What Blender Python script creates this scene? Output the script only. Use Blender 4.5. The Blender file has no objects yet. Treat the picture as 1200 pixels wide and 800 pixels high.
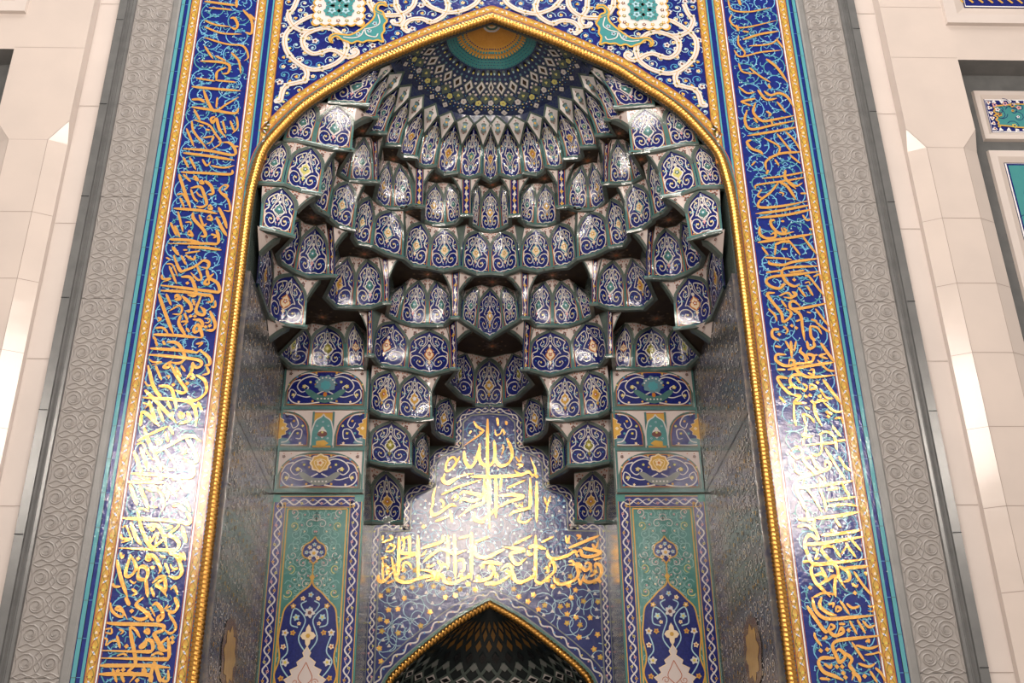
import bpy, math, random
from mathutils import Vector, Matrix
R = random.Random(7)
col = bpy.context.scene.collection
# ------------------------------------------------------------------ camera model
F, TH, PS, RO, XC, D, EYE = 1320.0, .4775, .0355, .0129, -.2, 12.0, 1.6
def ray(u, v):
    a, b = u-600, 400-v
    x = a*math.cos(RO)+b*math.sin(RO); y = -a*math.sin(RO)+b*math.cos(RO)
    fw = F*math.cos(TH)-y*math.sin(TH); up = F*math.sin(TH)+y*math.cos(TH)
    return (x*math.cos(PS)+fw*math.sin(PS), -x*math.sin(PS)+fw*math.cos(PS), up)
def onY(u, v, Y=0.0):
    r = ray(u, v); t = (Y+D)/r[1]; return Vector((XC+r[0]*t, Y, r[2]*t+EYE))
def onZ(u, v, Z):
    r = ray(u, v); t = (Z-EYE)/r[2]; return Vector((XC+r[0]*t, -D+r[1]*t, Z))
def onX(u, v, X):
    r = ray(u, v); t = (X-XC)/r[0]; return Vector((X, -D+r[1]*t, r[2]*t+EYE))
# ------------------------------------------------------------------ materials
MATS = {}
def mat(name, rgb, rough=.3, metal=0.0, bump=None, spec=.5, noise=None, coat=0.0, emit=None):
    m = bpy.data.materials.new(name); m.use_nodes = True
    nt = m.node_tree; b = nt.nodes['Principled BSDF']
    b.inputs['Base Color'].default_value = (*rgb, 1); b.inputs['Roughness'].default_value = rough
    b.inputs['Metallic'].default_value = metal; b.inputs['Specular IOR Level'].default_value = spec
    b.inputs['Coat Weight'].default_value = coat; b.inputs['Coat Roughness'].default_value = .06
    tc = nt.nodes.new('ShaderNodeTexCoord')
    if noise:
        sc, amt, rgb2 = noise
        n = nt.nodes.new('ShaderNodeTexNoise'); n.inputs['Scale'].default_value = sc; n.inputs['Detail'].default_value = 5
        nt.links.new(tc.outputs['Object'], n.inputs['Vector'])
        mr = nt.nodes.new('ShaderNodeMapRange'); mr.inputs['From Min'].default_value = .35; mr.inputs['From Max'].default_value = .7
        mr.inputs['To Max'].default_value = amt
        nt.links.new(n.outputs['Fac'], mr.inputs['Value'])
        mx = nt.nodes.new('ShaderNodeMixRGB'); mx.inputs['Color1'].default_value = (*rgb, 1); mx.inputs['Color2'].default_value = (*rgb2, 1)
        nt.links.new(mr.outputs['Result'], mx.inputs['Fac']); nt.links.new(mx.outputs['Color'], b.inputs['Base Color'])
    if bump:
        last = None
        for sc, st in bump:
            n = nt.nodes.new('ShaderNodeTexNoise'); n.inputs['Scale'].default_value = sc; n.inputs['Detail'].default_value = 3
            nt.links.new(tc.outputs['Object'], n.inputs['Vector'])
            bp = nt.nodes.new('ShaderNodeBump'); bp.inputs['Strength'].default_value = 1; bp.inputs['Distance'].default_value = st
            nt.links.new(n.outputs['Fac'], bp.inputs['Height'])
            if last: nt.links.new(last.outputs['Normal'], bp.inputs['Normal'])
            last = bp
        nt.links.new(last.outputs['Normal'], b.inputs['Normal'])
    MATS[name] = m
    return m
TB = [(9, .0035), (42, .0016)]
def tile(name, rgb, **k):
    return mat(name, rgb, rough=k.get('rough', .115), bump=TB, spec=.55, noise=k.get('noise'))
tile('navy', (.013, .019, .165), noise=(30, .8, (.006, .010, .08)))
tile('cobalt', (.010, .022, .185), noise=(14, .8, (.010, .015, .11)))
tile('midnight', (.012, .016, .11), noise=(20, .7, (.02, .03, .16)))
tile('ivory', (.62, .58, .56)); tile('white', (.74, .71, .72))
tile('blush', (.62, .53, .50)); tile('cream', (.78, .62, .42))
tile('gold', (.60, .35, .065), noise=(12, .7, (.50, .28, .06))); mat('letter_gold', (.85, .42, .10), rough=.16, metal=.45, bump=TB, noise=(6, .6, (.86, .50, .15)))
tile('amber', (.50, .17, .03)); tile('yellow', (.62, .50, .10)); tile('lemon', (.60, .55, .18))
tile('teal', (.075, .175, .165), noise=(16, .7, (.05, .13, .125))); tile('turquoise', (.055, .24, .24), noise=(16, .6, (.05, .22, .24)))
tile('aqua', (.085, .30, .34)); tile('sky', (.08, .27, .50)); tile('paleblue', (.35, .52, .60))
tile('slate', (.10, .13, .115), noise=(16, .6, (.07, .09, .085))); tile('rust', (.42, .12, .05)); tile('brownred', (.16, .06, .05))
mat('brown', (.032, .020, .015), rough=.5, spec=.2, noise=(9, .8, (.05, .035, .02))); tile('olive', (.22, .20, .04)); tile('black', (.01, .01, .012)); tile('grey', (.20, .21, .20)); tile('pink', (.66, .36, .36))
tile('green', (.06, .16, .13)); tile('umber', (.17, .085, .02))
mat('marble', (.56, .48, .435), rough=.16, bump=[(3, .004)], noise=(1.6, .6, (.49, .425, .39)), spec=.4)
mat('marble_pale', (.58, .51, .475), rough=.2, bump=[(3, .004)], noise=(1.1, .7, (.51, .45, .42)), spec=.4)
mat('marble_joint', (.30, .24, .21), rough=.6)
mat('grey_stone', (.215, .21, .205), rough=.34, noise=(5, .8, (.17, .168, .165)), bump=[(40, .002)])
mat('carved_stone', (.30, .275, .26), rough=.5, noise=(7, .7, (.255, .235, .225)), bump=[(60, .002)])
mat('dark_stone', (.13, .13, .13), rough=.25, noise=(5, .8, (.10, .10, .10)))
mat('gilt', (.70, .37, .10), rough=.30, metal=1.0, noise=(25, .6, (.62, .27, .04)))
mat('backing', (.06, .065, .06), rough=.6)
mat('floor_stone', (.35, .30, .26), rough=.3)
mat('reveal', (.13, .125, .115), rough=.14, spec=.9, bump=[(6, .008), (34, .0026)], noise=(11, .8, (.035, .04, .08)))
mat('turq_panel', (.045, .20, .175), rough=.17, bump=TB, spec=.55, noise=(8, .7, (.03, .14, .13)))
mat('paleteal', (.12, .22, .26), rough=.17, bump=TB); mat('amber2', (.45, .14, .04), rough=.17, bump=TB); mat('teal2', (.08, .24, .24), rough=.17, bump=TB)
mat('inscription_navy', (.012, .020, .13), rough=.13, spec=.6, bump=[(7, .003), (32, .0022)], noise=(20, .7, (.02, .03, .17)))
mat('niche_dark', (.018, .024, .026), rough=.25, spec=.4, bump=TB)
mat('gold_cap', (.62, .33, .06), rough=.25, bump=TB, noise=(30, .6, (.5, .24, .05)))
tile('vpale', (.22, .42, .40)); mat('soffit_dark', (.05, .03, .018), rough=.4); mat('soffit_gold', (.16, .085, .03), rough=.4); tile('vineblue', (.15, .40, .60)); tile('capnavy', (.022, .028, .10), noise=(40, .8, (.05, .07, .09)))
# ------------------------------------------------------------------ mesh builder
class MB:
    def __init__(s): s.v = []; s.f = []; s.m = []; s.names = []
    def mi(s, name):
        if name not in s.names: s.names.append(name)
        return s.names.index(name)
    def poly(s, pts, m):
        i = len(s.v); s.v += [tuple(p) for p in pts]; s.f.append(tuple(range(i, i+len(pts)))); s.m.append(s.mi(m))
    def grid(s, rows, m, flip=False):
        i = len(s.v); n = len(rows[0])
        for r in rows: s.v += [tuple(p) for p in r]
        k = s.mi(m)
        for a in range(len(rows)-1):
            for b in range(n-1):
                q = (i+a*n+b, i+a*n+b+1, i+(a+1)*n+b+1, i+(a+1)*n+b)
                s.f.append(q[::-1] if flip else q); s.m.append(k)
    def box(s, a, b, m):
        (x0, y0, z0), (x1, y1, z1) = a, b
        P = [Vector(p) for p in ((x0,y0,z0),(x1,y0,z0),(x1,y1,z0),(x0,y1,z0),(x0,y0,z1),(x1,y0,z1),(x1,y1,z1),(x0,y1,z1))]
        i = len(s.v); s.v += [tuple(p) for p in P]; k = s.mi(m)
        for q in ((0,3,2,1),(4,5,6,7),(0,1,5,4),(1,2,6,5),(2,3,7,6),(3,0,4,7)): s.f.append(tuple(i+j for j in q)); s.m.append(k)
    def prism(s, pts, y0, y1, m):      # outline in x,z extruded along y
        a = [Vector((p[0], y0, p[1])) for p in pts]; b = [Vector((p[0], y1, p[1])) for p in pts]
        s.poly(a, m); s.poly(b[::-1], m)
        for i in range(len(a)):
            j = (i+1) % len(a); s.poly([a[i], b[i], b[j], a[j]], m)
    def build(s, name, parent=None, mirror=False, smooth=False):
        if not s.f: return None
        me = bpy.data.meshes.new(name)
        v = [(-p[0], p[1], p[2]) for p in s.v] if mirror else s.v
        f = [q[::-1] for q in s.f] if mirror else s.f
        me.from_pydata(v, [], f)
        for n in s.names: me.materials.append(MATS[n])
        me.polygons.foreach_set('material_index', s.m)
        if smooth: me.polygons.foreach_set('use_smooth', [True]*len(f))
        me.update()
        o = bpy.data.objects.new(name, me); col.objects.link(o)
        if parent:
            o.parent = parent; o.location = -parent.location
        return o
def tag(o, label=None, cat=None, group=None, kind=None):
    if label: o['label'] = label; o['kind'] = 'thing'
    if cat: o['category'] = cat
    if group: o['group'] = group
    if kind: o['kind'] = kind
    return o
def empty(name, loc, label, cat, group=None):
    o = bpy.data.objects.new(name, None); col.objects.link(o); o.location = loc
    o.empty_display_size = .1
    return tag(o, label, cat, group)
# ------------------------------------------------------------------ drawing in a 2-D chart mapped to a surface
def cr(P, n=6, closed=False):          # catmull-rom through control points
    P = [tuple(p) for p in P]
    if len(P) < 3 and not closed: 
        return [tuple(P[0][k]+(P[1][k]-P[0][k])*i/max(1, n) for k in range(len(P[0]))) for i in range(n+1)]
    Q = [P[-1]]+P+[P[0], P[1]] if closed else [tuple(2*P[0][k]-P[1][k] for k in range(len(P[0])))]+P+[tuple(2*P[-1][k]-P[-2][k] for k in range(len(P[0])))]
    out = []
    for i in range(1, len(Q)-2):
        a, b, c, d = Q[i-1], Q[i], Q[i+1], Q[i+2]
        for j in range(n):
            t = j/n
            out.append(tuple(.5*((2*b[k])+(-a[k]+c[k])*t+(2*a[k]-5*b[k]+4*c[k]-d[k])*t*t+(-a[k]+3*b[k]-3*c[k]+d[k])*t**3) for k in range(len(b))))
    if not closed: out.append(P[-1])
    return out
def ribbon(mb, pts, w, fn, m, off=.006, taper=0, closed=False, sx=1, sy=1, lift=0):
    # pts in chart coordinates; sx, sy = metres per chart unit; w in metres
    n = len(pts); L = []; Rr = []
    for i, p in enumerate(pts):
        if closed: a = pts[i-1]; b = pts[(i+1) % n]
        else: a = pts[max(0, i-1)]; b = pts[min(n-1, i+1)]
        dx = (b[0]-a[0])*sx; dy = (b[1]-a[1])*sy; l = math.hypot(dx, dy) or 1e-6
        ww = w/2*(p[2] if len(p) > 2 else 1)
        if taper: ww *= max(.25, 1-taper*(i/max(1, n-1)))
        nx, ny = -dy/l*ww/sx, dx/l*ww/sy
        L.append(fn(p[0]+nx, p[1]+ny, off+lift*i)); Rr.append(fn(p[0]-nx, p[1]-ny, off+lift*i))
    if closed: L.append(L[0]); Rr.append(Rr[0])
    mb.grid([L, Rr], m, flip=True)
def spiral(cx, cy, r0, r1, a0, turns, n=18, ry=1.0):
    out = []
    for i in range(n+1):
        t = i/n; r = r0+(r1-r0)*t; a = a0+turns*2*math.pi*t
        out.append((cx+r*math.cos(a), cy+ry*r*math.sin(a)))
    return out
def blob(mb, cx, cy, r, fn, m, off=.008, n=6, sx=1, sy=1, lobes=0, depth=.25, rot=0, ex=1, ey=1):
    k = n if not lobes else lobes*4
    pts = []
    for i in range(k):
        a = 2*math.pi*i/k+rot; rr = r*(1-depth*(.5-.5*math.cos(lobes*(a-rot)))) if lobes else r
        pts.append(fn(cx+rr*ex*math.cos(a)/sx, cy+rr*ey*math.sin(a)/sy, off))
    mb.poly(pts, m)
ONION = None
def onion(mb, cx, cy, r, fn, m, off=.008, sx=1, sy=1):
    global ONION
    if ONION is None:
        h = cr([(0,-1.25),(.16,-.90),(.52,-.66),(.80,-.34),(.74,.0),(.50,.18),(.55,.44),(.30,.66),(.12,.86),(0,1.25)], 3)
        ONION = h+[(-x, y) for x, y in h[-2:0:-1]]
    P = ONION+[ONION[0]]
    mb.grid([[fn(cx+x*r*k/sx, cy+y*r*k/sy, off) for x, y in P] for k in (.02, .34, .67, 1)], m, flip=True)
def flower(mb, x, y, r, fn, m, m2=None, **k):
    blob(mb, x, y, r, fn, m, lobes=5, depth=.4, rot=R.random()*6, **k)
    if m2:
        k = dict(k); k['off'] = k.get('off', .008)+.003
        blob(mb, x, y, r*.4, fn, m2, n=5, **k)
def plane_fn(Y): return lambda x, z, o=0: Vector((x, Y-o, z))
# ------------------------------------------------------------------ muqarnas tiers
TZ = {-2: 5.33+EYE, -1: 5.95+EYE, 0: 6.58+EYE, 1: 7.24+EYE, 2: 7.9+EYE, 3: 8.58+EYE, 4: 9.28+EYE, 5: 9.93+EYE, 6: 10.82+EYE}
ZA = 10.52+EYE
def aw(t, s0=.55, top=.97):
    if t <= s0: return 1.0
    q = min(1.0, (t-s0)/(top-s0)); return max(0.0, 1-q**2.5)
class Patch:
    def __init__(s, k, base, tl, a, tr, z=None):
        z0 = TZ[k]; z1 = TZ[k+1]
        zs = z or (z1, z1, z1)
        s.base = [fixc(onZ(u, v, z0)) for u, v in base]
        s.tl, s.a, s.tr = fixc(onZ(*tl, zs[0])), fixc(onZ(*a, zs[1])), fixc(onZ(*tr, zs[2]))
        s.setup()
    def setup(s):
        s.cum = [0]
        for p, q in zip(s.base, s.base[1:]): s.cum.append(s.cum[-1]+(q-p).length)
        s.W = s.cum[-1]; s.H = (s.top(.5)-s.b(.5)).length
        c = s.P(.5, .5); du = s.P(.55, .5)-s.P(.45, .5); dv = s.P(.5, .55)-s.P(.5, .45)
        s.n0 = du.cross(dv).normalized()
    def b(s, x):
        x = max(0, min(1, x)); L = x*s.W
        for i in range(len(s.base)-1):
            if L <= s.cum[i+1] or i == len(s.base)-2:
                t = (L-s.cum[i])/max(1e-6, s.cum[i+1]-s.cum[i]); return s.base[i].lerp(s.base[i+1], t)
    def top(s, x):
        return s.tl.lerp(s.a, x*2) if x < .5 else s.a.lerp(s.tr, x*2-1)
    def P(s, x, t, off=0):
        x = max(0, min(1, x)); t = max(0, min(1, t))
        b = s.b(x); q = s.top(x); g = t**1.8
        p = Vector((b.x+(q.x-b.x)*g, b.y+(q.y-b.y)*g, b.z+(q.z-b.z)*t))
        # each niche is slightly hollow
        if off: p = p+s.n0*off
        return p
def fixc(p):
    if abs(p.x) < .085: p.x = 0.0
    if p.y < .16: p.y = .16
    return p
SETS = [ # medallion palette: outline, body, core
 ('white', 'teal', 'aqua'), ('white', 'gold', 'white'), ('aqua', 'cream', 'gold'), ('amber', 'cream', 'rust'), ('white', 'lemon', 'green'), ('ivory', 'turquoise', 'yellow'), ('cream', 'gold', 'rust'), ('white', 'olive', 'lemon')]
def arabesque(pt, kind, rect=False, dense=1):
    W, H = pt.W, pt.H; fn = pt.P
    sc = MB(); md = MB()
    inset_s = .042/W
    def M(x, y):                      # template (x -1..1, y 0..1) -> chart
        t = .075+y*(.83 if not rect else .84)
        a = 1 if rect else aw(t+.055)
        return .5+x*.5*max(.02, (a-2*inset_s)*.97), t
    def rib(P, w=.017, m='ivory', off=.010, taper=.35):
        ribbon(sc, [M(x, y) for x, y in P], w, fn, m, off=off, sx=W, sy=H, taper=taper)
    def dot(x, y, r, m, m2=None):
        u, v = M(x, y); flower(sc, u, v, r, fn, m, m2, off=.013, sx=W, sy=H)
    big = W > .30
    halves = (1, -1) if W > .17 else (1, -1)
    w = .017 if big else .014
    ry = min(1.4, max(.5, W*.5/H*1.15))
    for h in halves:
        S = lambda P: [(h*x, y) for x, y in P]
        rib(S(cr([(0, .02), (.22, .03), (.55, -.01), (.88, .08), (.97, .24), (.80, .36), (.50, .37), (.28, .29), (.28, .17), (.48, .12), (.66, .19), (.58, .27)], 4)), w)
        rib(S(cr([(.97, .24), (.98, .42), (.74, .52), (.78, .66), (.98, .74), (.90, .88), (.52, .90), (.28, .80), (.36, .68), (.62, .68), (.66, .78)], 4)), w)
        rib(S(cr([(.0, .30), (.20, .36), (.42, .46), (.56, .46)], 3)), w*.8)
        rib(S(cr([(.56, .46), (.44, .56), (.36, .62), (.16, .74), (.12, .84), (.30, .93), (.0, 1.0)], 3)), w*.8)
        if big:
            rib(S(cr([(.72, .02), (.85, .03), (.96, .02)], 3)), w*.8)
            rib(S(cr([(.1, .10), (.2, .22), (.12, .30)], 3)), w*.7, 'paleblue')
            rib(S(cr([(.9, .55), (.7, .60), (.6, .56)], 3)), w*.7, 'paleblue')
            rib(S(cr([(.5, .62), (.5, .7), (.4, .74)], 3)), w*.7, 'paleblue')
        for x, y, r, m, m2 in ((.50, .235, .020, 'yellow', 'ivory'), (.90, .02, .012, 'gold', None), (.52, .78, .020, 'ivory', 'yellow'), (.12, .16, .012, 'pink', None), (.30, .04, .010, 'aqua', None),
                               (.92, .60, .014, 'lemon', None), (.62, .57, .011, 'aqua', None), (.92, .36, .010, 'pink', None), (.78, .24, .012, 'sky', None), (.25, .55, .010, 'blush', None), (.72, .82, .011, 'lemon', None), (.18, .92, .010, 'sky', None), (.35, .30, .009, 'gold', None)):
            if big or R.random() < .8: dot(h*x, y, r*(1 if big else .8), m, m2)
    rib(cr([(0, .82), (.22, .885), (0, .97), (-.22, .885)], 4, closed=True)+[(0, .82)], w*.8, taper=0)
    dot(0, .89, .010, 'yellow')
    o, bcol, c = SETS[kind]
    r = min(W*.17, .085)
    u, v = M(0, .50)
    onion(md, u, v, r*1.25, fn, o, off=.014, sx=W, sy=H)
    onion(md, u, v, r*.98, fn, bcol, off=.019, sx=W, sy=H)
    flower(md, u, v, r*.45, fn, c, 'white', off=.025, sx=W, sy=H)
    u2, v2 = M(0, .27); blob(md, u2, v2, r*.34, fn, bcol if kind != 0 else 'pink', off=.014, sx=W, sy=H, lobes=4, depth=.5, ey=1.5, rot=math.pi/2)
    u2, v2 = M(0, .70); blob(md, u2, v2, r*.3, fn, 'ivory', off=.014, sx=W, sy=H, n=6)
    return sc, md
def cell_meshes(pt, kind, style='arch'):
    W, H = pt.W, pt.H; fn = pt.P; out = {}
    body = MB(); rows = []
    NS, NT = 8, 12
    for i in range(NT+1): rows.append([fn(j/NS, i/NT, 0) for j in range(NS+1)])
    body.grid(rows, 'slate' if style == 'side' else 'navy')
    out['body'] = body
    if style == 'side': return out
    rim = MB()
    wr = min(.033, W*.11)
    s0 = .55
    if style == 'strip':
        for x in (0, 1):
            ribbon(rim, [(abs(x-wr*.35/W), t/10) for t in range(11)], wr*.9, fn, 'teal', off=.022, sx=W, sy=H)
            ribbon(rim, [(abs(x-wr*1.0/W), t/10) for t in range(11)], .010, fn, 'rust', off=.018, sx=W, sy=H)
        sc = MB()
        for i in range(6):
            t = .1+i*.16; blob(sc, .5, t, min(.03, W*.24), fn, ('gold', 'ivory')[i % 2], off=.012, sx=W, sy=H, lobes=4, depth=.5, ey=1.6); 
        ribbon(sc, [(.5+.12*math.sin(i*.9), i/20) for i in range(1, 20)], .010, fn, 'ivory', off=.010, sx=W, sy=H)
        out['rim'] = rim; out['scrollwork'] = sc
        return out
    # upper corners outside the arch
    sp = MB(); N = 14
    for side in (0, 1):
        rows = []
        for i in range(N+1):
            t = s0+(1-s0)*i/N
            e = .5*(1-aw(t)); e = min(.5, max(0, e))
            xa, xb = (0, e) if side == 0 else (1-e, 1)
            rows.append([fn(xa+(xb-xa)*j/3, t, .008) for j in range(4)])
        sp.grid(rows, 'blush' if kind != 9 else 'ivory')
        # edge line, flower, specks
        cx = .14 if side == 0 else .86
        ty = .86
        rr = min(.042, W*.10)
        flower(sp, cx, ty, rr, fn, 'brownred', 'grey', off=.013, sx=W, sy=H)
        for dx, dy in ((-.07, .075), (.085, .075), (0, -.13), (.0, .10)):
            x = cx+(dx if side == 0 else -dx)
            blob(sp, x, ty+dy, rr*.32, fn, 'rust', off=.013, n=4, sx=W, sy=H)
    out['spandrel'] = sp
    # frame: teal sides and sill, grey arch
    path = []
    ins = wr*.5/W
    for i in range(7): path.append((ins, .012+(s0-.012)*i/6))
    arch = []
    for i in range(15):
        t = s0+(.965-s0)*i/14; arch.append((.5-.5*aw(t)*(1-2*ins), t))
    L = path; 
    for h in (0, 1):
        mx = (lambda p: p) if h == 0 else (lambda p: (1-p[0], p[1]))
        ribbon(rim, [mx(p) for p in path], wr, fn, 'teal', off=.024, sx=W, sy=H)
        ribbon(rim, [mx(p) for p in arch], wr*1.15, fn, 'slate', off=.022, sx=W, sy=H)
        inn = wr*.62/W
        ribbon(rim, [mx((p[0]+inn, p[1])) for p in path], .010, fn, 'amber', off=.016, sx=W, sy=H)
        ribbon(rim, [mx((min(.5, p[0]+inn*1.1), p[1]-.012)) for p in arch[:-1]], .008, fn, 'grey', off=.015, sx=W, sy=H)
        # line outside the arch against the pale corner
        ribbon(rim, [mx((max(0.004, p[0]-wr*.75/W), p[1]+.01)) for p in arch[2:]], .008, fn, 'green', off=.016, sx=W, sy=H)
    ribbon(rim, [(i/8, wr*.5/H) for i in range(9)], wr, fn, 'teal', off=.024, sx=W, sy=H)
    ribbon(rim, [(.06+.88*i/8, wr*1.2/H) for i in range(9)], .010, fn, 'amber', off=.016, sx=W, sy=H)
    ribbon(rim, [(i/12, .992) for i in range(13)], .018, fn, 'slate', off=.018, sx=W, sy=H)
    out['rim'] = rim
    sc, md = arabesque(pt, kind)
    out['scrollwork'] = sc; out['medallion'] = md
    return out
# cells, left half, from the side wall towards the middle: (base points, TL, A, TR, palette, style)
TIERS = {
 -2: [([(435,612),(454,614),(472,612)], (433,545), (452,550), (474,553), 6, 'arch')],
 -1: [([(432,541),(455,546),(482,546)], (434,490), (459,492), (482,493), 7, 'arch'),
      ([(484,550),(502,560)], (486,505), (497,506), (503,512), 1, 'arch')],
 0: [([(432,480),(445,487),(464,489)], (436,427), (458,433), (470,433), 6, 'arch'),
     ([(464,489),(485,493),(506,491)], (470,433), (486,437), (504,441), 1, 'arch'),
     ([(508,505),(515,512),(532,517)], (512,462), (526,466), (534,470), 1, 'arch')],
 1: [([(300,334),(313,369)], (305,275), (315,284), (324,307), 6, 'arch'),
     ([(313,369),(325,380),(357,383)], (324,307), (344,320), (361,326), 3, 'arch'),
     ([(325,415),(340,430),(362,431)], (345,388), (355,380), (365,378), 4, 'arch'),
     ([(362,431),(384,433),(405,432)], (365,378), (383,381), (402,376), 7, 'arch'),
     ([(405,432),(428,431)], (402,376), (415,376), (428,388), 3, 'arch'),
     ([(430,416),(436,417)], (430,366), (433,362), (437,361), 0, 'strip'),
     ([(436,417),(445,429),(476,433)], (447,366), (463,376), (481,382), 3, 'arch'),
     ([(476,433),(503,440),(529,434)], (481,382), (503,385), (523,382), 3, 'arch'),
     ([(529,433),(536,432)], (526,381), (531,377), (535,374), 0, 'strip'),
     ([(523,448),(540,465),(555,470)], (537,410), (545,413), (556,414), 7, 'arch'),
     ([(555,475),(576,477),(597,475)], (556,414), (576,418), (596,414), 1, 'centre')],
 2: [([(302,263),(322,272),(343,277)], (305,209), (331,218), (354,225), 0, 'arch'),
     ([(325,296),(328,309),(345,319)], (344,250), (351,256), (357,261), 0, 'arch'),
     ([(345,319),(361,325),(386,324)], (357,261), (370,264), (382,261), 0, 'arch'),
     ([(386,324),(392,323)], (385,268), (388,266), (391,264), 0, 'strip'),
     ([(380,347),(393,360),(414,361)], (399,301), (408,299), (418,300), 6, 'arch'),
     ([(414,361),(436,361),(450,356)], (418,300), (430,303), (443,300), 0, 'arch'),
     ([(450,356),(456,355)], (448,303), (451,303), (455,303), 0, 'strip'),
     ([(453,369),(459,373),(467,377)], (463,338), (472,332), (482,325), 0, 'arch'),
     ([(467,377),(481,382),(501,382)], (482,325), (491,328), (501,325), 0, 'arch'),
     ([(501,382),(521,382),(530,373)], (501,325), (511,328), (523,333), 0, 'arch'),
     ([(530,373),(537,373)], (529,320), (534,319), (539,318), 0, 'strip'),
     ([(540,376),(558,387)], (545,340), (556,335), (565,333), 0, 'arch'),
     ([(558,387),(576,397),(594,387)], (565,333), (576,336), (587,333), 1, 'centre')],
 3: [([(292,190),(306,204),(332,217)], (318,150), (330,157), (347,165), 0, 'arch'),
     ([(332,217),(352,225),(375,228)], (347,165), (366,171), (384,176), 4, 'arch'),
     ([(365,238),(371,246),(384,253)], (380,185), (390,183), (397,190), 0, 'arch'),
     ([(384,256),(396,266),(414,270)], (394,205), (408,212), (421,214), 2, 'arch'),
     ([(412,277),(418,286),(435,289)], (423,222), (434,230), (442,238), 2, 'arch'),
     ([(435,289),(450,297),(472,303)], (442,238), (458,246), (472,245), 2, 'arch'),
     ([(473,304),(483,312),(502,314)], (480,252), (494,260), (508,264), 2, 'arch'),
     ([(502,314),(520,318),(540,314)], (508,264), (521,266), (534,265), 2, 'arch'),
     ([(540,315),(558,322),(576,321)], (546,262), (560,270), (576,272), 2, 'arch')],
 4: [([(330,157),(346,165),(367,170)], (352,120), (364,113), (380,116), 0, 'arch'),
     ([(367,170),(390,175),(412,176)], (380,116), (396,122), (418,125), 0, 'arch'),
     ([(395,203),(408,212)], (412,165), (416,162), (420,160), 0, 'arch'),
     ([(408,212),(422,214),(438,214)], (420,160), (427,160), (433,160), 0, 'arch'),
     ([(438,214),(443,213)], (437,166), (440,165), (443,164), 0, 'strip'),
     ([(438,233),(447,243),(459,245)], (450,188), (455,187), (461,189), 1, 'arch'),
     ([(459,245),(474,245),(485,241)], (461,189), (468,191), (477,197), 0, 'arch'),
     ([(486,242),(496,242)], (487,197), (492,197), (497,197), 0, 'strip'),
     ([(495,259),(506,264),(522,264)], (502,212), (511,214), (519,213), 1, 'arch'),
     ([(522,264),(534,262),(541,256)], (519,213), (527,214), (537,217), 0, 'arch'),
     ([(541,253),(552,253)], (541,209), (547,209), (552,209), 0, 'strip'),
     ([(551,263),(561,269)], (554,216), (560,216), (566,217), 0, 'arch'),
     ([(561,269),(576,273),(591,269)], (566,217), (576,221), (586,217), 1, 'centre')],
}
K6 = [(470,69.5),(474,84),(483,99),(497,111),(511,121),(529,130),(548,135),(568,135)]
KA = [(445,74),(456,86),(468,101),(480,115),(496,127),(514,136),(534,142),(556,145),(577,147)]
B5 = [[(383,116),(400,122),(431,124)],[(421,137),(441,138)],[(430,155),(452,157)],[(449,170),(469,171)],[(467,180),(472,184),(488,185)],[(489,193),(498,197),(511,195)],[(511,199),(520,205),(537,203)],[(537,206),(550,210),(565,205)],[(565,207),(577,213),(589,207)]]
PAL5 = [0, 0, 0, 5, 6, 5, 6, 5, 6]
STARS = {2: [(378,370), (577,404)], 3: [(366,253), (427,296), (501,320), (577,329)], 4: [(400,182), (477,246)], 5: [(425,152), (461,185), (511,207), (577,215)]}
TNAMES = {-2: 'lowest', -1: 'second lowest', 0: 'third lowest', 1: 'widest', 2: 'fifth from the bottom', 3: 'sixth from the bottom', 4: 'seventh from the bottom', 5: 'topmost'}
WINGS = { # pale half corners bridging from a post to the sill above: (cell index, side 0 left / 1 right, point on the sill above)
 -1: [(0,1,(505,494))], 0: [(1,1,(519,438))],
 1: [(1,1,(378,327)), (5,0,(418,363)), (8,0,(521,382)), (8,1,(556,388))],
 2: [(0,1,(375,229)), (3,1,(410,271)), (6,0,(443,300)), (6,1,(468,303)), (10,0,(516,319)), (10,1,(558,323))],
 3: [(1,1,(396,177)), (3,1,(429,215)), (6,0,(472,246))],
 4: [(1,1,(439,139)), (4,0,(433,158)), (4,1,(451,158)), (5,0,(449,174)), (7,0,(474,187)), (7,1,(511,197)), (10,0,(527,206)), (10,1,(565,207))],
}
XW = {1: [((316,399), (313,371), (343,384))], 2: [((304,300), (302,265), (331,279))]}
TLAB = {
 -2: 'lowest muqarnas tier, one single niche at each side of the gilt inscription',
 -1: 'muqarnas tier of two niches per side, beside the topmost word of the gilt inscription',
 0: 'muqarnas tier of three niches per side just above the peak of the inscription wall',
 1: 'broad muqarnas tier whose central niche holds a gold vase over the inscription peak',
 2: 'muqarnas tier of deep bays whose middle bay carries one tall niche with a gold medallion',
 3: 'muqarnas tier of plain side by side niches with cream and aqua medallions',
 4: 'muqarnas tier of narrow bays split by slim ornamented posts, under the fan of tall niches',
 5: 'topmost muqarnas tier, a fan of tall niches crowned by pale kites under the sunburst'}
from itertools import chain
LEDGE = {}
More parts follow.
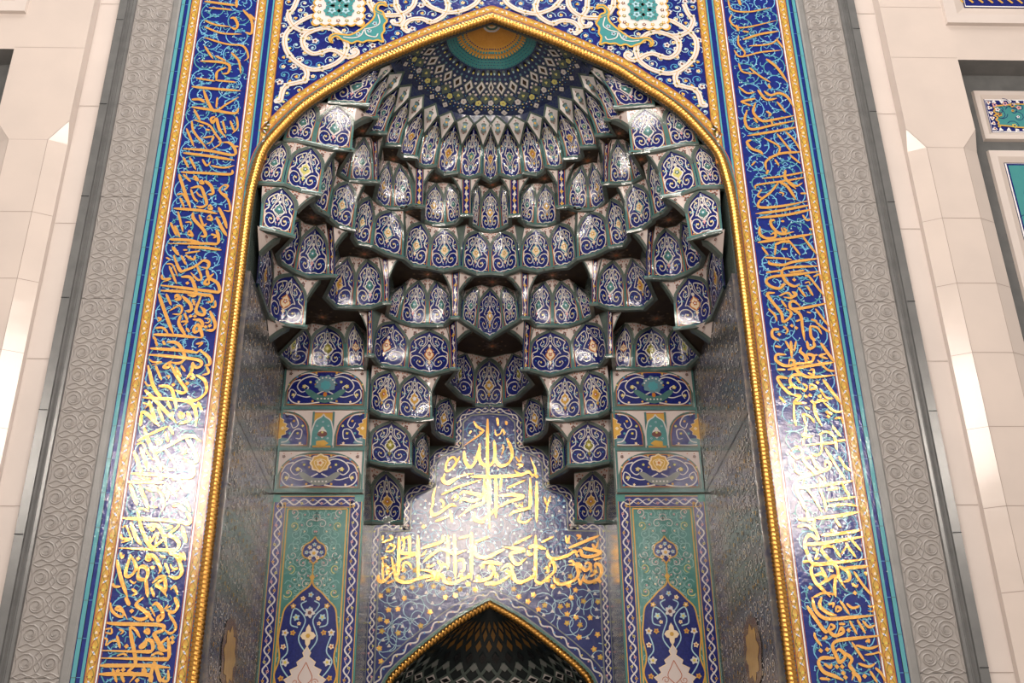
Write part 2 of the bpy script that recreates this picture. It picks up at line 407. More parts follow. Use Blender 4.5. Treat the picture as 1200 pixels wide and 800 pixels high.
def make_tier(k, cells):
    root = empty('muqarnas_tier', (0, 1.5, TZ[k]), TLAB[k], 'muqarnas', 'stepped tiers of the muqarnas half dome')
    pts = []; prev = None
    for (base, tl, a, tr, kind, style, z) in cells:
        pt = Patch(k, base, tl, a, tr, z)
        if style == 'centre':      # force symmetry
            b = pt.base; b[-1] = Vector((-b[0].x, b[0].y, b[0].z)); pt.tr = Vector((-pt.tl.x, pt.tl.y, pt.tl.z)); pt.a.x = 0; b[1].x = 0; pt.setup()
        pt.kind = kind; pt.style = style
        if prev is not None and ((pt.base[0]-prev.base[-1]).length > .03 or (pt.tl-prev.tr).length > .03):
            sd = Patch.__new__(Patch); sd.base = [prev.base[-1].copy(), pt.base[0].copy()]; sd.tl = prev.tr.copy(); sd.tr = pt.tl.copy(); sd.a = sd.tl.lerp(sd.tr, .5); sd.setup(); sd.kind = 0; sd.style = 'side'
            pts.append(sd)
        pts.append(pt); prev = pt
    ledge = []
    for pt in pts:
        for b in pt.base:
            if not ledge or (ledge[-1]-b).length > .004: ledge.append(b.copy())
    for pt in pts:
        for mir in ((False,) if pt.style == 'centre' else (False, True)):
            ms = cell_meshes(pt, pt.kind, 'arch' if pt.style == 'centre' else pt.style)
            nm = {'side': 'side_face', 'strip': 'slim_post'}.get(pt.style, 'niche')
            o = ms['body'].build(nm, root, mir, smooth=True)
            for key in ('rim', 'spandrel', 'scrollwork', 'medallion'):
                if key in ms:
                    c = ms[key].build({'rim': 'frame', 'spandrel': 'corner_tiles'}.get(key, key), None, mir)
                    if c: c.parent = o
    real = [p for p in pts if p.style != 'side']
    for ci, side, q in WINGS.get(k, []):
        for mir in (False, True): wing(k, real[ci], side, q, mir, root)
    for sp_, tp_, qp_ in XW.get(k, []):
        fake = Patch.__new__(Patch); fake.style = ''; S0 = onX(*sp_, -2.99); T0 = onZ(*tp_, TZ[k]); fake.P = lambda x, t, o=0: S0 if t < .9 else T0
        for mir in (False, True): wing(k-1, fake, 0, qp_, mir, root)
    # sill moulding
    lm = MB(); half = [p for p in ledge if p.x <= 0.001]
    full = half+[Vector((-p.x, p.y, p.z)) for p in half[::-1] if p.x < -.001]
    LEDGE[k] = full
    fr = []
    for i, p in enumerate(full):
        a = full[max(0, i-1)]; b = full[min(len(full)-1, i+1)]
        d = (b-a); nrm = Vector((d.y, -d.x, 0)).normalized() if d.length > 1e-5 else Vector((0, -1, 0))
        fr.append((p, nrm))
    prof = [(-.02, .03), (.034, .03), (.040, .005), (.030, -.028), (-.03, -.030)]
    runs = [fr] if k >= 1 else [fr[:len(half)], fr[len(half):]]
    for fr in runs:
        rows = [[p+n*o+Vector((0, 0, z)) for p, n in fr] for o, z in prof]
        lm = MB(); lm.grid(rows[:3], 'teal', flip=True); lm.grid(rows[2:], 'slate', flip=True); lm.build('sill', root)
    if k < 1:
        for mir in (False, True):
            sb = MB(); zz = TZ[k]-.012
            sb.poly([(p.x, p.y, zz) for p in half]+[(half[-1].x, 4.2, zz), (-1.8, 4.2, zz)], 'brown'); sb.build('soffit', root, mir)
            # plain flank behind the last niche
            p = half[-1]; w_ = MB(); w_.poly([(p.x+.01, p.y+.02, TZ[k]), (p.x+.01, 4.2, TZ[k]), (p.x+.01, 4.2, TZ[k+1]), (p.x+.01, p.y+.02, TZ[k+1])], 'slate'); w_.build('side_face', root, mir)
    return root
def wing(k, pt, side, q, mir, parent):
    S = pt.P(side, .57); T = pt.P(side, 1); Q = onZ(*q, TZ[k+1]); mb = MB(); n = 10
    if pt.style == 'strip': T = pt.P(side, 1)
    lo = []; hi = []
    for i in range(n+1):
        t = i/n; c = t**.55
        p = S.lerp(Q, t); u = T.lerp(Q, t)
        # concave lower edge rising quickly then running under the sill
        l = Vector((S.x+(Q.x-S.x)*t, S.y+(Q.y-S.y)*t, S.z+(Q.z-S.z)*(1-(1-t)**1.5)))
        lo.append(l); hi.append(u)
    f = Vector((0, -.012, -.004))
    mb.grid([[a+(b-a)*j/3+f for a, b in zip(lo, hi)] for j in range(4)], 'blush')
    # dark rib along the lower edge
    a = [p+f*2.2 for p in lo]; b = [p+(h-p).normalized()*min(.055, (h-p).length*.45)+f*2.2 if (h-p).length > .01 else p+f*2.2 for p, h in zip(lo, hi)]
    mb.grid([a, b], 'slate')
    c = [p+Vector((0, .09, .01)) for p in lo]; mb.grid([a, c], 'slate', flip=True)
    cx = T*.42+S*.22+Q*.36+f*2
    ax, ay = (Q-T).normalized(), (S-T).normalized(); r = min(.026, (Q-T).length*.1)
    fn2 = lambda x, y, o=0: cx+ax*x+ay*y+f*(o/.012)
    flower(mb, 0, 0, r, fn2, 'brownred', 'grey', off=.004)
    for x, y in ((-2.2*r, -1.6*r), (2.2*r, -2*r), (0, 2.6*r)): blob(mb, x, y, r*.3, fn2, 'rust', off=.004, n=4)
    o = mb.build('corner_web', None, mir); o.parent = parent; o.location = -parent.location
def kites(root, c5):
    for i in range(1, 9):
        top = onZ(*K6[i-1], TZ[6]); L = onZ(*KA[i-1], ZA); Rr_ = onZ(*KA[i], ZA)
        bt = Patch(5, B5[i], K6[i-1], KA[i], K6[i] if i < 8 else (588, 135), (TZ[6], ZA, TZ[6]))  .P(0, .5)
        for p in (top, L, Rr_): p.y = max(p.y, .14)
        c = (top+L+Rr_+bt)/4; f = Vector((0, -.03, -.02))
        for mir in (False, True):
            mb = MB()
            def q(s, o, dn=0): return [c+(p-c)*s+f*(1+o) for p in (bt, Rr_, top, L)]
            def fan(P, m):
                cc = sum(P, Vector())/4
                for a_ in range(4): mb.poly([cc, P[a_], P[(a_+1) % 4]], m)
            fan(q(1.04, 0), 'slate'); fan(q(.86, .35), 'green'); fan(q(.82, .7), 'ivory')
            ax = (Rr_-L).normalized(); ay = (top-bt).normalized(); d = min((Rr_-L).length, (top-bt).length)
            g = lambda x, y, o=0: c+ax*x+ay*y+f*(2.0+o/.02)
            blob(mb, 0, 0, d*.22, g, 'slate', off=.004, n=12, ey=1.25); blob(mb, 0, 0, d*.15, g, 'paleteal', off=.008, n=10, ey=1.2); blob(mb, 0, 0, d*.07, g, ('gold', 'lemon')[i % 2], off=.012, n=6)
            blob(mb, 0, d*.34, d*.045, g, 'brownred', off=.004, n=6); blob(mb, 0, -d*.36, d*.04, g, 'brownred', off=.004, n=6)
            for sx_ in (-1, 1): blob(mb, sx_*d*.22, d*.10, d*.03, g, 'pink', off=.004, n=5); blob(mb, sx_*d*.13, -d*.22, d*.03, g, 'rust', off=.004, n=5)
            o = mb.build('kite', None, mir); o.parent = root; o.location = -root.location
def soffit(k, root):
    full = LEDGE[k]; mb = MB(); z = TZ[k]-.012
    yb = 4.6 if k <= 2 else 3.4
    xw = 3.0
    xs = [p.x for p in full]
    # triangulated sheet between the sill line and the back
    from mathutils.geometry import delaunay_2d_cdt
    outline = [(p.x, p.y) for p in full]
    x0 = max(-3.02, outline[0][0])
    poly = outline+[(3.02, outline[-1][1]), (3.02, yb), (-3.02, yb), (-3.02, outline[0][1])]
    n = len(poly)
    vs, es, fs, _, _, _ = delaunay_2d_cdt([Vector(p) for p in poly], [(i, (i+1) % n) for i in range(n)], [list(range(n))], 1, 1e-4)
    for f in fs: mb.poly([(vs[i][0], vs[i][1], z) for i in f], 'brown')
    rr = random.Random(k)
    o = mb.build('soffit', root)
    for u, v in STARS.get(k, []):
        p = onZ(u, v, TZ[k]); p.y = max(.3, p.y)
        for mir in ((False,) if abs(p.x) < .12 else (False, True)):
            sb = MB(); g = lambda x, y, o_=0: Vector((p.x+x, p.y+y, TZ[k]-.014-o_))
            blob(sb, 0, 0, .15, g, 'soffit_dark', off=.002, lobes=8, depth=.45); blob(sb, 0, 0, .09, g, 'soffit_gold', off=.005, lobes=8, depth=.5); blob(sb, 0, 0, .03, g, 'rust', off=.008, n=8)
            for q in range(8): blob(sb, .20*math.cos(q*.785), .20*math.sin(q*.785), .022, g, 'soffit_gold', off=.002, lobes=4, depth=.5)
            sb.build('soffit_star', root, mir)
    return o
for k in sorted(TIERS):
    r = make_tier(k, [(c[0], c[1], c[2], c[3], c[4], c[5], None) for c in TIERS[k]])
    if k >= 1: soffit(k, r)
c5 = []
for i in range(9):
    tl = K6[i-1] if i else (430, 60); tr = K6[i] if i < 8 else (588, 135)
    c5.append((B5[i], tl, KA[i], tr, PAL5[i], 'arch' if i < 8 else 'centre', (TZ[6], ZA, TZ[6])))
r5 = make_tier(5, c5); soffit(5, r5); kites(r5, c5)
# ------------------------------------------------------------------ lettering, pen strokes traced tile by tile (tile origin in the photo, 80 units = 100 px)
LETTERS_L = {
(110,700): "a12 24 25 25 62 26 65 31 57 34 60 40 64 48 70 50;b16 5 17 12 22 17 27 18 28 14 21 11 24 9 28 13 32 21;a30 0 34 8;d36 13;a47 0 40 7 48 13 51 18 44 21 36 18;c53 9 58 18;b51 13 54 20 57 22;a55 8 59 6 64 12 65 19 61 22 61 18 66 15;a76 0 79 8 75 14 68 12;b70 15 76 24 77 30 72 34 66 30;c70 7 67 11 73 8;c11 30 17 29;c17 29 17 34 11 33;c10 38 13 40 12 45 18 41 24 42;c24 30 28 32 25 35;b22 36 25 48;d31 46;a34 28 36 40 39 55 39 63 33 70 39 73 34 80;b34 28 39 30 44 38;b47 32 52 34 51 30 47 32;a50 40 44 46 48 46 50 40 55 42 55 50 45 51 8 50;d74 38;d74 42;a70 37 62 45 64 49 70 50;a57 36 62 44 66 48;a70 38 71 50 70 57 63 58 7 57;b54 55 60 52 66 54;c22 55 28 53 32 55;a6 64 25 64 50 64 72 66;a57 60 54 72 53 80;a57 60 61 73 63 80;a5 72 30 72 52 73 55 80;b70 68 70 78 65 78 67 74;d23 69;d28 68;b45 70 49 70 47 67 45 70;b18 67 22 80;b26 73 29 80;d41 78",
(125,600): "a15 6 40 7 66 9 78 11 77 3 75 0;a29 0 34 18 42 33 50 29 60 20 67 14 68 9;a40 15 44 17 44 12 38 14 44 12 49 14 54 23 58 38;a55 22 62 23 68 29 66 35 58 36 12 34;b41 23 42 28 46 21 48 23 45 34;c55 12 58 14 62 14 56 17;a23 10 28 24 33 31;c15 15 19 14 25 29;a71 14 75 29;b14 21 15 25 22 26 14 29;a58 38 66 42 71 56 66 62 58 60;b69 38 71 46;b72 38 74 46;a10 45 14 63 20 80;b13 38 15 43 17 40;a23 40 18 58 23 60 28 52 23 40;d30 44;a36 44 41 45 38 41 45 42 51 53 49 58;a28 55 34 51 39 55 37 63 30 62 31 52;a37 63 39 80;b41 52 45 52 42 54;b55 48 59 58;c60 49 62 53 67 53 61 56;a43 67 50 61 55 62 47 68 52 72 57 80;a55 62 56 75;b60 73 64 70 67 78;b42 71 45 80;c22 64 26 67 28 65;b24 72 28 76 24 79;b6 67 8 70 14 70;c50 41 56 43",
(140,500): "a17 14 30 7 46 0;a23 0 27 12 33 24 45 19 65 9 77 14;b35 12 40 14 37 17 34 13;b43 5 46 15;b47 0 51 8;c16 17 22 16 26 24 32 32;a14 23 20 40 23 42;a20 20 28 42;a33 25 40 42;b42 20 52 35 51 40 45 40 37 33;a62 10 70 22 73 32 68 34 60 30;b57 20 63 24 58 26;c29 36 34 40 37 38;a11 44 40 46 66 48 70 42 68 34;a8 52 30 52 44 53;c18 47 25 49 30 49;b37 49 42 49;b44 53 49 60 55 66;a10 54 17 74;a19 55 28 78;b25 57 30 60 36 60 40 65 42 74 40 80;d34 57;d39 57;d32 68;b50 50 56 50 60 58 66 62;b56 58 52 62;b42 62 46 65 44 70;b62 68 67 80;a50 75 56 74 62 80;c16 78 22 77 28 80;c29 75 36 76",
(155,400): "a17 7 45 9 62 11;a16 13 40 15 62 18 65 23 60 25 57 20;b22 0 24 5;b29 0 31 4;a33 1 42 2 48 10 49 17 44 21 36 20;d39 7;b60 3 66 2 62 6;a66 10 72 16 73 22 68 23;b60 12 64 9 67 12;a37 19 30 24 34 25 37 20;a36 22 44 36 51 46 47 49 40 46;a57 20 56 28 51 36;b41 24 46 34;b46 23 50 29;b70 24 72 30 66 32;c16 17 20 20 28 20 18 23;a15 23 20 42 25 50 28 52;b22 23 28 37;c32 33 35 33 34 36;b54 35 58 35 56 31 53 34;a60 32 68 37 70 46 66 52 58 56 52 52;a25 42 36 44 40 55 42 64;d39 41;d52 40;c12 38 15 42 19 41;a12 46 25 59 42 77;a10 53 40 55 55 58 60 68 60 80;a16 56 23 78;b24 62 30 76;b33 57 37 64;a8 68 12 67 20 74 26 80;a9 68 8 80;b44 66 49 70 46 72 43 68;a52 66 54 74 44 78;b62 57 66 66;d38 68;d61 61;c10 58 15 60 12 64",
(170,300): "a27 0 33 14 38 14 48 10 55 5 60 7 59 12 53 11;b48 8 53 20 50 23 43 16;a58 13 60 20 65 17;b34 0 39 9;b38 0 46 4 47 0;c20 2 24 4;c20 8 26 9 31 20;b23 10 30 27;a34 20 43 21 48 33 47 38 40 37;d40 26;b16 18 17 22 24 22 17 25;a15 28 40 31 64 34 70 34 68 26 60 22 56 26 60 27 60 22;a15 33 35 34 55 37 62 38 63 43 58 44;a13 36 20 56 27 74;b20 36 25 47;a28 41 33 41 30 37 28 40;a35 38 43 46 43 52 38 52;b23 52 32 47 35 50 33 55 26 55;a34 56 32 64 39 76;a53 38 48 52 55 56 56 52 52 48;b45 41 47 47;a61 52 66 64 64 70 57 70;b62 48 66 48 66 42;d43 57;d47 57;a45 60 52 61 54 66 48 72 46 69 50 65 54 76 50 77;b34 62 40 62 36 66;b37 54 40 61;b39 68 42 72;a8 74 30 75 50 77;b12 58 15 60 12 62;b10 68 17 68 22 73;c56 59 61 60 60 63 56 63;d57 67;d61 66;b8 76 11 80",
(185,200): "a20 4 26 22 31 36;a22 2 45 3 68 4 70 0;b24 4 31 11;b34 8 38 10 35 6 33 8;b39 12 43 13 41 10 39 12;a44 10 50 15 52 22 47 23;a31 17 40 16 44 24 46 32 41 35 36 34;b31 18 34 26 38 30;c36 20 39 24 43 26;b62 14 58 18 60 22 66 28 68 38 62 38;b62 14 66 15 62 20;b60 22 66 24;a15 36 40 38 56 41;b18 23 24 23 28 30;b21 26 25 35;a57 35 62 45 65 55;b47 36 51 37 49 33 47 36;a33 40 34 46 43 56 45 62 40 62;b46 46 51 47 49 43 46 45;a55 44 60 54 65 62;b19 39 24 58;b12 49 18 62;b16 52 21 63;b39 42 43 52 46 50;c26 49 31 49 31 52;b28 60 33 62 30 57 28 60;a55 56 57 62 56 69 45 69 10 69;a11 65 30 66 44 70;b50 60 55 62 52 64;a14 72 20 80;c24 75 28 75;a28 72 45 73 60 75;b26 78 40 76",
(200,100): "a20 2 40 4 66 6;a31 5 36 18 42 25 52 19 64 12;b44 12 43 22;a20 14 28 14 32 17;a20 21 40 24 60 27 64 22;b22 23 28 34;b62 30 63 40 58 46;a42 30 38 32 40 36 43 32 46 42 52 50;b20 34 22 44 34 60;b15 41 22 58;b22 33 36 38 42 46 47 55 36 62;b27 38 31 39;b33 42 37 43;b49 34 52 46;b56 34 60 44;b30 50 40 49 38 54 34 56;a12 60 36 62 58 66 61 62 56 55 48 54;b58 58 64 58;a12 64 36 67 60 71;b18 68 24 80;b30 70 34 76 38 72;b12 68 17 78;b38 76 50 78 60 76",
(215,0): "a20 2 50 6;a50 0 50 8;b24 8 46 10;a56 10 64 20 64 32 58 31;a44 18 48 18 51 24 49 28 44 26;b20 20 30 24 44 26;b20 26 36 32 55 33;b20 36 40 42 56 44 61 54 57 58;b20 44 28 56;a16 58 34 59 43 62 42 69 36 70;a40 64 32 68 31 76;b30 76 50 78;b45 50 52 58 54 70;b12 74 30 77;b30 53 40 58;b62 14 68 20"}
LETTERS_R = {
(945,700): "a5 0 8 12 18 20 40 19 64 17;a14 0 12 8 20 15 28 17;b28 14 32 11 28 9 27 14;a0 8 8 20 16 31 20 33;b22 25 26 28 20 31 22 25;a20 31 26 36 34 33 32 29 29 34;b20 7 25 6 24 10;b31 3 40 16;b37 6 43 10 50 8;c57 8 60 9 63 8 62 13 57 13;b40 22 47 35;b47 21 55 34;b52 22 58 28 64 26;d39 31;b30 25 36 25;a68 36 40 39 28 41 24 46 28 56 31 61 36 55 30 49 26 53;a36 52 42 58 40 64 44 70 42 78;b7 33 8 38 14 46;b14 39 18 38 17 36;b42 42 54 60;b46 45 58 48 68 45;b55 42 58 40 58 43;d13 50;d19 49;c54 54 62 53 68 52 72 58;b48 62 58 65 64 62;a26 57 14 57 11 62 16 70 26 74 34 78;b16 62 22 66 23 62;d28 65;d33 65;d34 71;d36 75;d54 74;b59 69 66 80;b64 66 70 72 74 80;a42 70 48 74 50 80;b12 76 22 77",
(930,600): "a20 6 40 4 62 0;a4 7 20 7;a12 0 14 10;b3 14 12 13 18 18;b20 8 18 12 22 22 22 26 18 25;a25 22 45 20 64 17;a9 31 30 29 66 23;a24 26 14 22 10 30 14 42 20 49 45 47 70 44;b38 6 44 15;b34 18 38 17;b50 22 57 30 63 37;b48 29 58 43;b36 31 44 43;b50 31 44 40;b17 34 22 37 20 44 24 43;a36 33 30 32 26 36 32 44 40 52 42 62 48 72;a42 51 50 56 52 63 46 66;a46 53 70 51;a27 50 18 50 16 56 20 66 26 72 34 80;a19 60 26 58 30 63 22 70;a30 66 38 60 38 72 39 80;b25 52 30 60;b32 54 37 56;b56 56 64 68 74 80;b8 47 16 46;b66 56 68 60;d15 71;b18 80 28 76 40 78;b54 67 58 70 60 68;d57 76",
(915,500): "a19 8 22 8 23 0;b35 8 42 5 48 8 50 15 40 16 22 18;b37 8 38 22 34 27 28 25;a50 10 52 22;b20 18 22 11 30 9;b8 24 15 30 20 24 15 19 9 23;b41 20 52 38 60 50;b54 28 60 38 66 42;a28 28 34 38 42 41 46 36 42 33 41 38;a20 30 26 38 33 43;b30 28 20 31;b22 45 38 42;a40 42 26 46 16 50 14 58 20 72 24 80;b35 48 38 53 41 50 37 46;a12 58 40 55 68 51;b22 50 21 54 30 66 38 80;b57 54 64 66;b36 58 41 72 42 80;b44 59 54 58;b42 70 70 66;b42 75 60 73 72 75;b52 14 60 13;b48 0 56 10;b12 34 14 42 22 46",
(895,400): "a25 0 26 16;b20 0 24 8;b30 0 28 10;a40 0 42 7 47 5 46 0;a53 2 60 12 66 20;b10 5 16 6;a20 13 12 13 11 18 18 23 26 23 28 19 24 18 23 22;a35 6 34 10 38 14 40 20 45 19 46 14 40 13 42 18;b46 14 50 13;b58 12 52 14 60 17;a22 27 45 23 66 20;b12 27 20 27;a40 21 30 22 30 27 38 33 48 34 68 32;b41 30 46 32 46 27 42 28;b50 18 58 26 62 28 67 28;a55 36 64 48 73 60;b30 34 34 40;a38 32 28 32 24 37 28 43 36 45;b36 40 40 43 38 47 35 44;b42 46 49 44 44 41 42 45;a22 35 13 34 15 40 22 48 28 51;b22 44 26 43;d50 39;d39 52;d43 51;d45 57;b52 45 58 53 65 54;b50 51 53 53 52 50;a28 51 34 52 28 58 40 58;b28 58 28 70 30 80;a60 56 52 56 47 60 49 70 54 80;b56 58 66 66 74 66;b37 68 44 72 47 77;b36 68 40 80;d59 67;d62 68;d60 71;b14 52 20 58;b66 73 72 72 74 78;b38 62 43 64",
(880,300): "a62 3 40 6 30 9 18 8 16 5;b12 2 30 3 38 4;a62 10 40 11 30 13 29 18 33 25 40 29 46 27;a64 15 40 18 20 20 14 24 18 29 26 31 31 27 27 28;b14 16 30 14;b36 16 44 15 50 14;b50 19 54 20 62 30 69 39;d40 23;c50 26 54 25 55 28;b58 20 64 18 66 24;a22 35 15 36 20 44 28 54 30 62 36 58 37 53 32 50;b26 38 34 35 38 40 30 39;b44 30 51 39;b52 28 58 38;a36 40 42 37 38 34;b28 42 33 49;a70 45 50 49 38 50 36 45 40 43 46 48;a38 50 46 56 48 68 50 80;b60 50 66 58 73 67;b16 50 22 56 24 62;c52 53 56 54;b42 62 46 60;b56 60 62 62;b60 62 70 70 74 72;a26 69 20 70 20 76 26 80;a55 66 56 76 60 80;b55 66 62 68 66 74;d38 66;d42 68;d26 74;b30 66 34 70 32 74",
(865,200): "b62 2 40 6 22 8;b62 7 45 10 18 14 16 18;a28 0 26 4;a44 0 44 8 54 18;a38 11 30 21 20 29 20 35 40 34 66 29;a38 11 46 16 54 28;a66 33 40 38 16 41;a68 37 45 42 17 45;b46 10 54 15 60 12;b22 18 18 24 22 26;c38 21 42 22 41 25;b58 22 64 22;a34 47 30 48 32 54 40 60 52 58;b42 54 45 57 42 58 40 54;b40 48 43 48;b60 42 64 47 68 46;b66 55 70 56;a20 53 20 60 26 64 34 63 34 59 30 61;a18 68 45 64 70 60;b60 62 66 70 74 80;b46 65 52 72 58 80;b35 70 34 80;b22 72 28 80;a34 70 42 67 48 68;b40 74 46 74",
(850,100): "b12 2 20 8 28 7;a30 5 38 14 48 13;a36 6 42 10 50 8 58 12 64 22;a14 16 28 13;b14 16 24 20;a40 0 42 4;a28 17 26 26 34 34 45 33 65 29;b38 25 42 28 40 30;a20 24 18 34 24 42 45 38 66 34;b26 31 30 36;a66 40 45 44 20 48;b48 16 56 26;b42 32 44 38;b56 44 64 52 70 62;b48 46 56 56 62 64;a24 52 20 54 24 60 32 63 35 66;b36 50 50 58 48 66 40 68;a70 63 50 65 38 72 38 80;b28 72 24 76;b60 66 70 74;b46 70 50 76",
(840,0): "b10 0 14 10 30 12 50 8;a20 0 22 6;b14 14 12 20 18 26 30 26 56 20;a20 30 18 24;b24 30 30 31;b20 34 20 42 26 50 24 54;a24 38 40 33 58 30;b30 44 50 42 58 36;b16 48 22 54 40 50 60 48;a46 56 56 64 66 78;b20 60 24 68 36 70;b30 64 40 72 50 78;b56 38 62 46"}
LETTERS_C = {
(430,470): "a113 17 113 40 113 60 114 90 115 120;a106 40 105 50 107 58 113 61 118 58 120 50;a91 47 92 56 96 62 101 58 106 41;b100 19 103 24 106 26 108 30 90 43;b96 31 98 28;b87 52 85 56 79 64 75 66 74 62 76 56 81 53 84 58 80 65;b73 68 72 74 77 78 87 71 100 68;a97 71 119 71 140 70 153 67;c105 29 108 31",
(570,470): "a7 37 8 47 7 56 2 62;a19 35 23 44 24 52 20 59 13 61 9 56 8 48;b10 16 11 24;b18 19 19 23;c8 27 9 32 13 31 15 27 17 31 15 33;c15 41 16 45 14 51;c27 52 31 57 33 50;b30 63 34 60 28 60;b26 65 33 70 39 66 43 70 46 66 41 53;d47 71;b8 72 9 90",
(430,560): "a60 30 62 35 68 33 78 26 84 27;b70 16 85 9 107 2;a110 0 110 20 108 24 98 28 86 37;a90 13 100 15 108 17 100 22 90 20 87 24;b90 13 87 16;b64 10 62 18 62 24 60 30;b69 20 72 24 71 28;b79 20 83 16 85 19 81 22;b64 41 77 36;a110 42 101 39 101 32;a108 40 120 31;b78 30 80 42;d53 46;a70 0 74 5 84 0",
(570,560): "a9 0 9 38;a3 0 3 29;a0 37 8 30 12 26;a12 17 24 16 35 18 20 23 12 28;a41 0 41 24 38 29 26 32 21 36;a47 3 47 42;b32 34 30 40 36 42 43 38;b19 10 37 2;c27 24 29 27 31 25 33 27 34 23;b54 18 57 25 60 17;c57 25 56 33;b14 0 13 12",
(430,620): "a30 7 30 44;a40 6 40 23;a48 6 48 48;a76 6 76 38;a82 5 83 47;a98 3 98 48;b18 20 22 15 26 17 23 21 17 21;b15 6 15 11;b14 13 24 9 21 6;b13 28 20 26;b15 29 15 48;a11 43 11 48 16 49 25 40;a23 26 26 40 29 48 38 50 50 46 60 44 68 43 56 39 47 39;b18 34 23 37 34 28 48 24;b33 7 35 13 34 19 31 24;b32 11 39 7;a32 23 50 23;b19 51 26 48;b33 40 35 32 40 33 42 38;a52 18 70 12 71 6;a53 31 60 25 70 19 82 23 93 20;b51 26 56 20;b55 49 71 44 64 42;a71 42 73 49 80 51 90 47 98 43;b85 30 90 29 91 38 87 40;b86 9 97 6;a101 15 102 24 110 27 120 25;b101 13 115 7;a108 32 120 31;a100 49 110 48 117 44 119 38 115 35 114 39;a110 52 120 50;b66 30 70 36 66 42;b58 36 64 33",
(570,620): "a0 31 15 33;a0 52 12 50 23 42 23 35 19 34 13 39;a17 17 36 20 23 23 25 30 30 33 38 27;a39 18 45 16 56 19;a39 20 40 24 44 23;a46 6 46 48;a25 40 27 48 33 50 44 44 45 38;a0 27 17 19;b25 15 43 6;b51 13 63 7;a57 20 58 26 65 28 76 25 83 21 85 27;a90 18 95 19 107 22 98 26 90 25 88 20 83 24;a77 18 106 6;b78 6 76 13 74 6;b84 6 88 7 85 10;b99 14 102 18 105 11;a102 37 102 33 106 34 108 40 104 47 96 50 91 47 92 42;b97 45 103 41;a96 31 97 35 93 39 88 35 84 33 86 42 82 48 70 52 64 49 63 44;b92 33 96 31;b98 32 98 41;b77 31 80 30 82 33 77 34;a45 48 50 51 56 47 64 39 62 31 59 33 60 36;b54 38 57 36 58 40 55 41;b86 46 88 52 90 46;d87 33;d106 49;b100 29 108 27"}
def strokes(data, Y, wa, step=1.25):
    out = []
    for (ox, oy), s in data.items():
        for tok in s.split(';'):
            c = tok[0]; v = [float(q) for q in tok[1:].split()]
            P = [pz(ox+v[i]*step, oy+v[i+1]*step, Y) for i in range(0, len(v), 2)]
            if c == 'd':
                x, z = P[0]; r = wa*.75; out.append(('dot', [(x-r, z), (x, z-r), (x+r, z), (x, z+r)])); continue
            w = wa*{'a': 1.0, 'b': .72, 'c': .5}[c]
            q = cr(P, 6); n = len(q); L = []
            for i, p in enumerate(q):
                a = q[max(0, i-1)]; b = q[min(n-1, i+1)]; an = math.atan2(b[1]-a[1], b[0]-a[0])
                t = i/(n-1); e = min(1, .45+t*5) * min(1, .25+(1-t)*4)
                L.append((p[0], p[1], (.78+.40*abs(math.sin(an-.9)))*e))
            out.append((w, L))
    return out
def draw_strokes(mb, S_, Y, m, off=.020):
    fn = plane_fn(Y)
    for k, (w, P) in enumerate(S_):
        o = off+.0004*(k % 7)
        if w == 'dot': mb.poly([fn(x, z, o+.002) for x, z in P], m)
        else: ribbon(mb, P, w, fn, m, off=o, lift=.00008)
# ------------------------------------------------------------------ facade on the plane y = 0
def pz(u, v, Y=0.0):
    p = onY(u, v, Y); return (p.x, p.z)
FN = plane_fn(0.0)
ROPE = [(0.0, 11.325+EYE)]+[pz(*p) for p in ((550,31),(510,45),(470,61.5),(430,79),(396,100),(377.5,111),(352.5,129),(327.5,154),(309,177.5))]+[(-3.055, 8.62+EYE), (-3.092, 8.2+EYE), (-3.10, 7.7+EYE)]
ARCH = cr(ROPE, 8)                       # apex -> spring, then straight jamb
def offs(path, d):                       # offset a left-half path away from the opening
    out = []
    for i, p in enumerate(path):
        a = path[max(0, i-1)]; b = path[min(len(path)-1, i+1)]
        dx, dz = b[0]-a[0], b[1]-a[1]; l = math.hypot(dx, dz)
        if i == 0: # keep apex on the axis
            out.append((0.0, p[1]+d*1.07)); continue
        out.append((p[0]+dz/l*d, p[1]-dx/l*d))
    return out
def resample(path, step):
    out = [path[0]]; acc = 0
    for a, b in zip(path, path[1:]):
        l = math.hypot(b[0]-a[0], b[1]-a[1])
        while acc+l >= step:
            t = (step-acc)/l; a = (a[0]+(b[0]-a[0])*t, a[1]+(b[1]-a[1])*t); out.append(a); l = math.hypot(b[0]-a[0], b[1]-a[1]); acc = 0
        acc += l
    return out
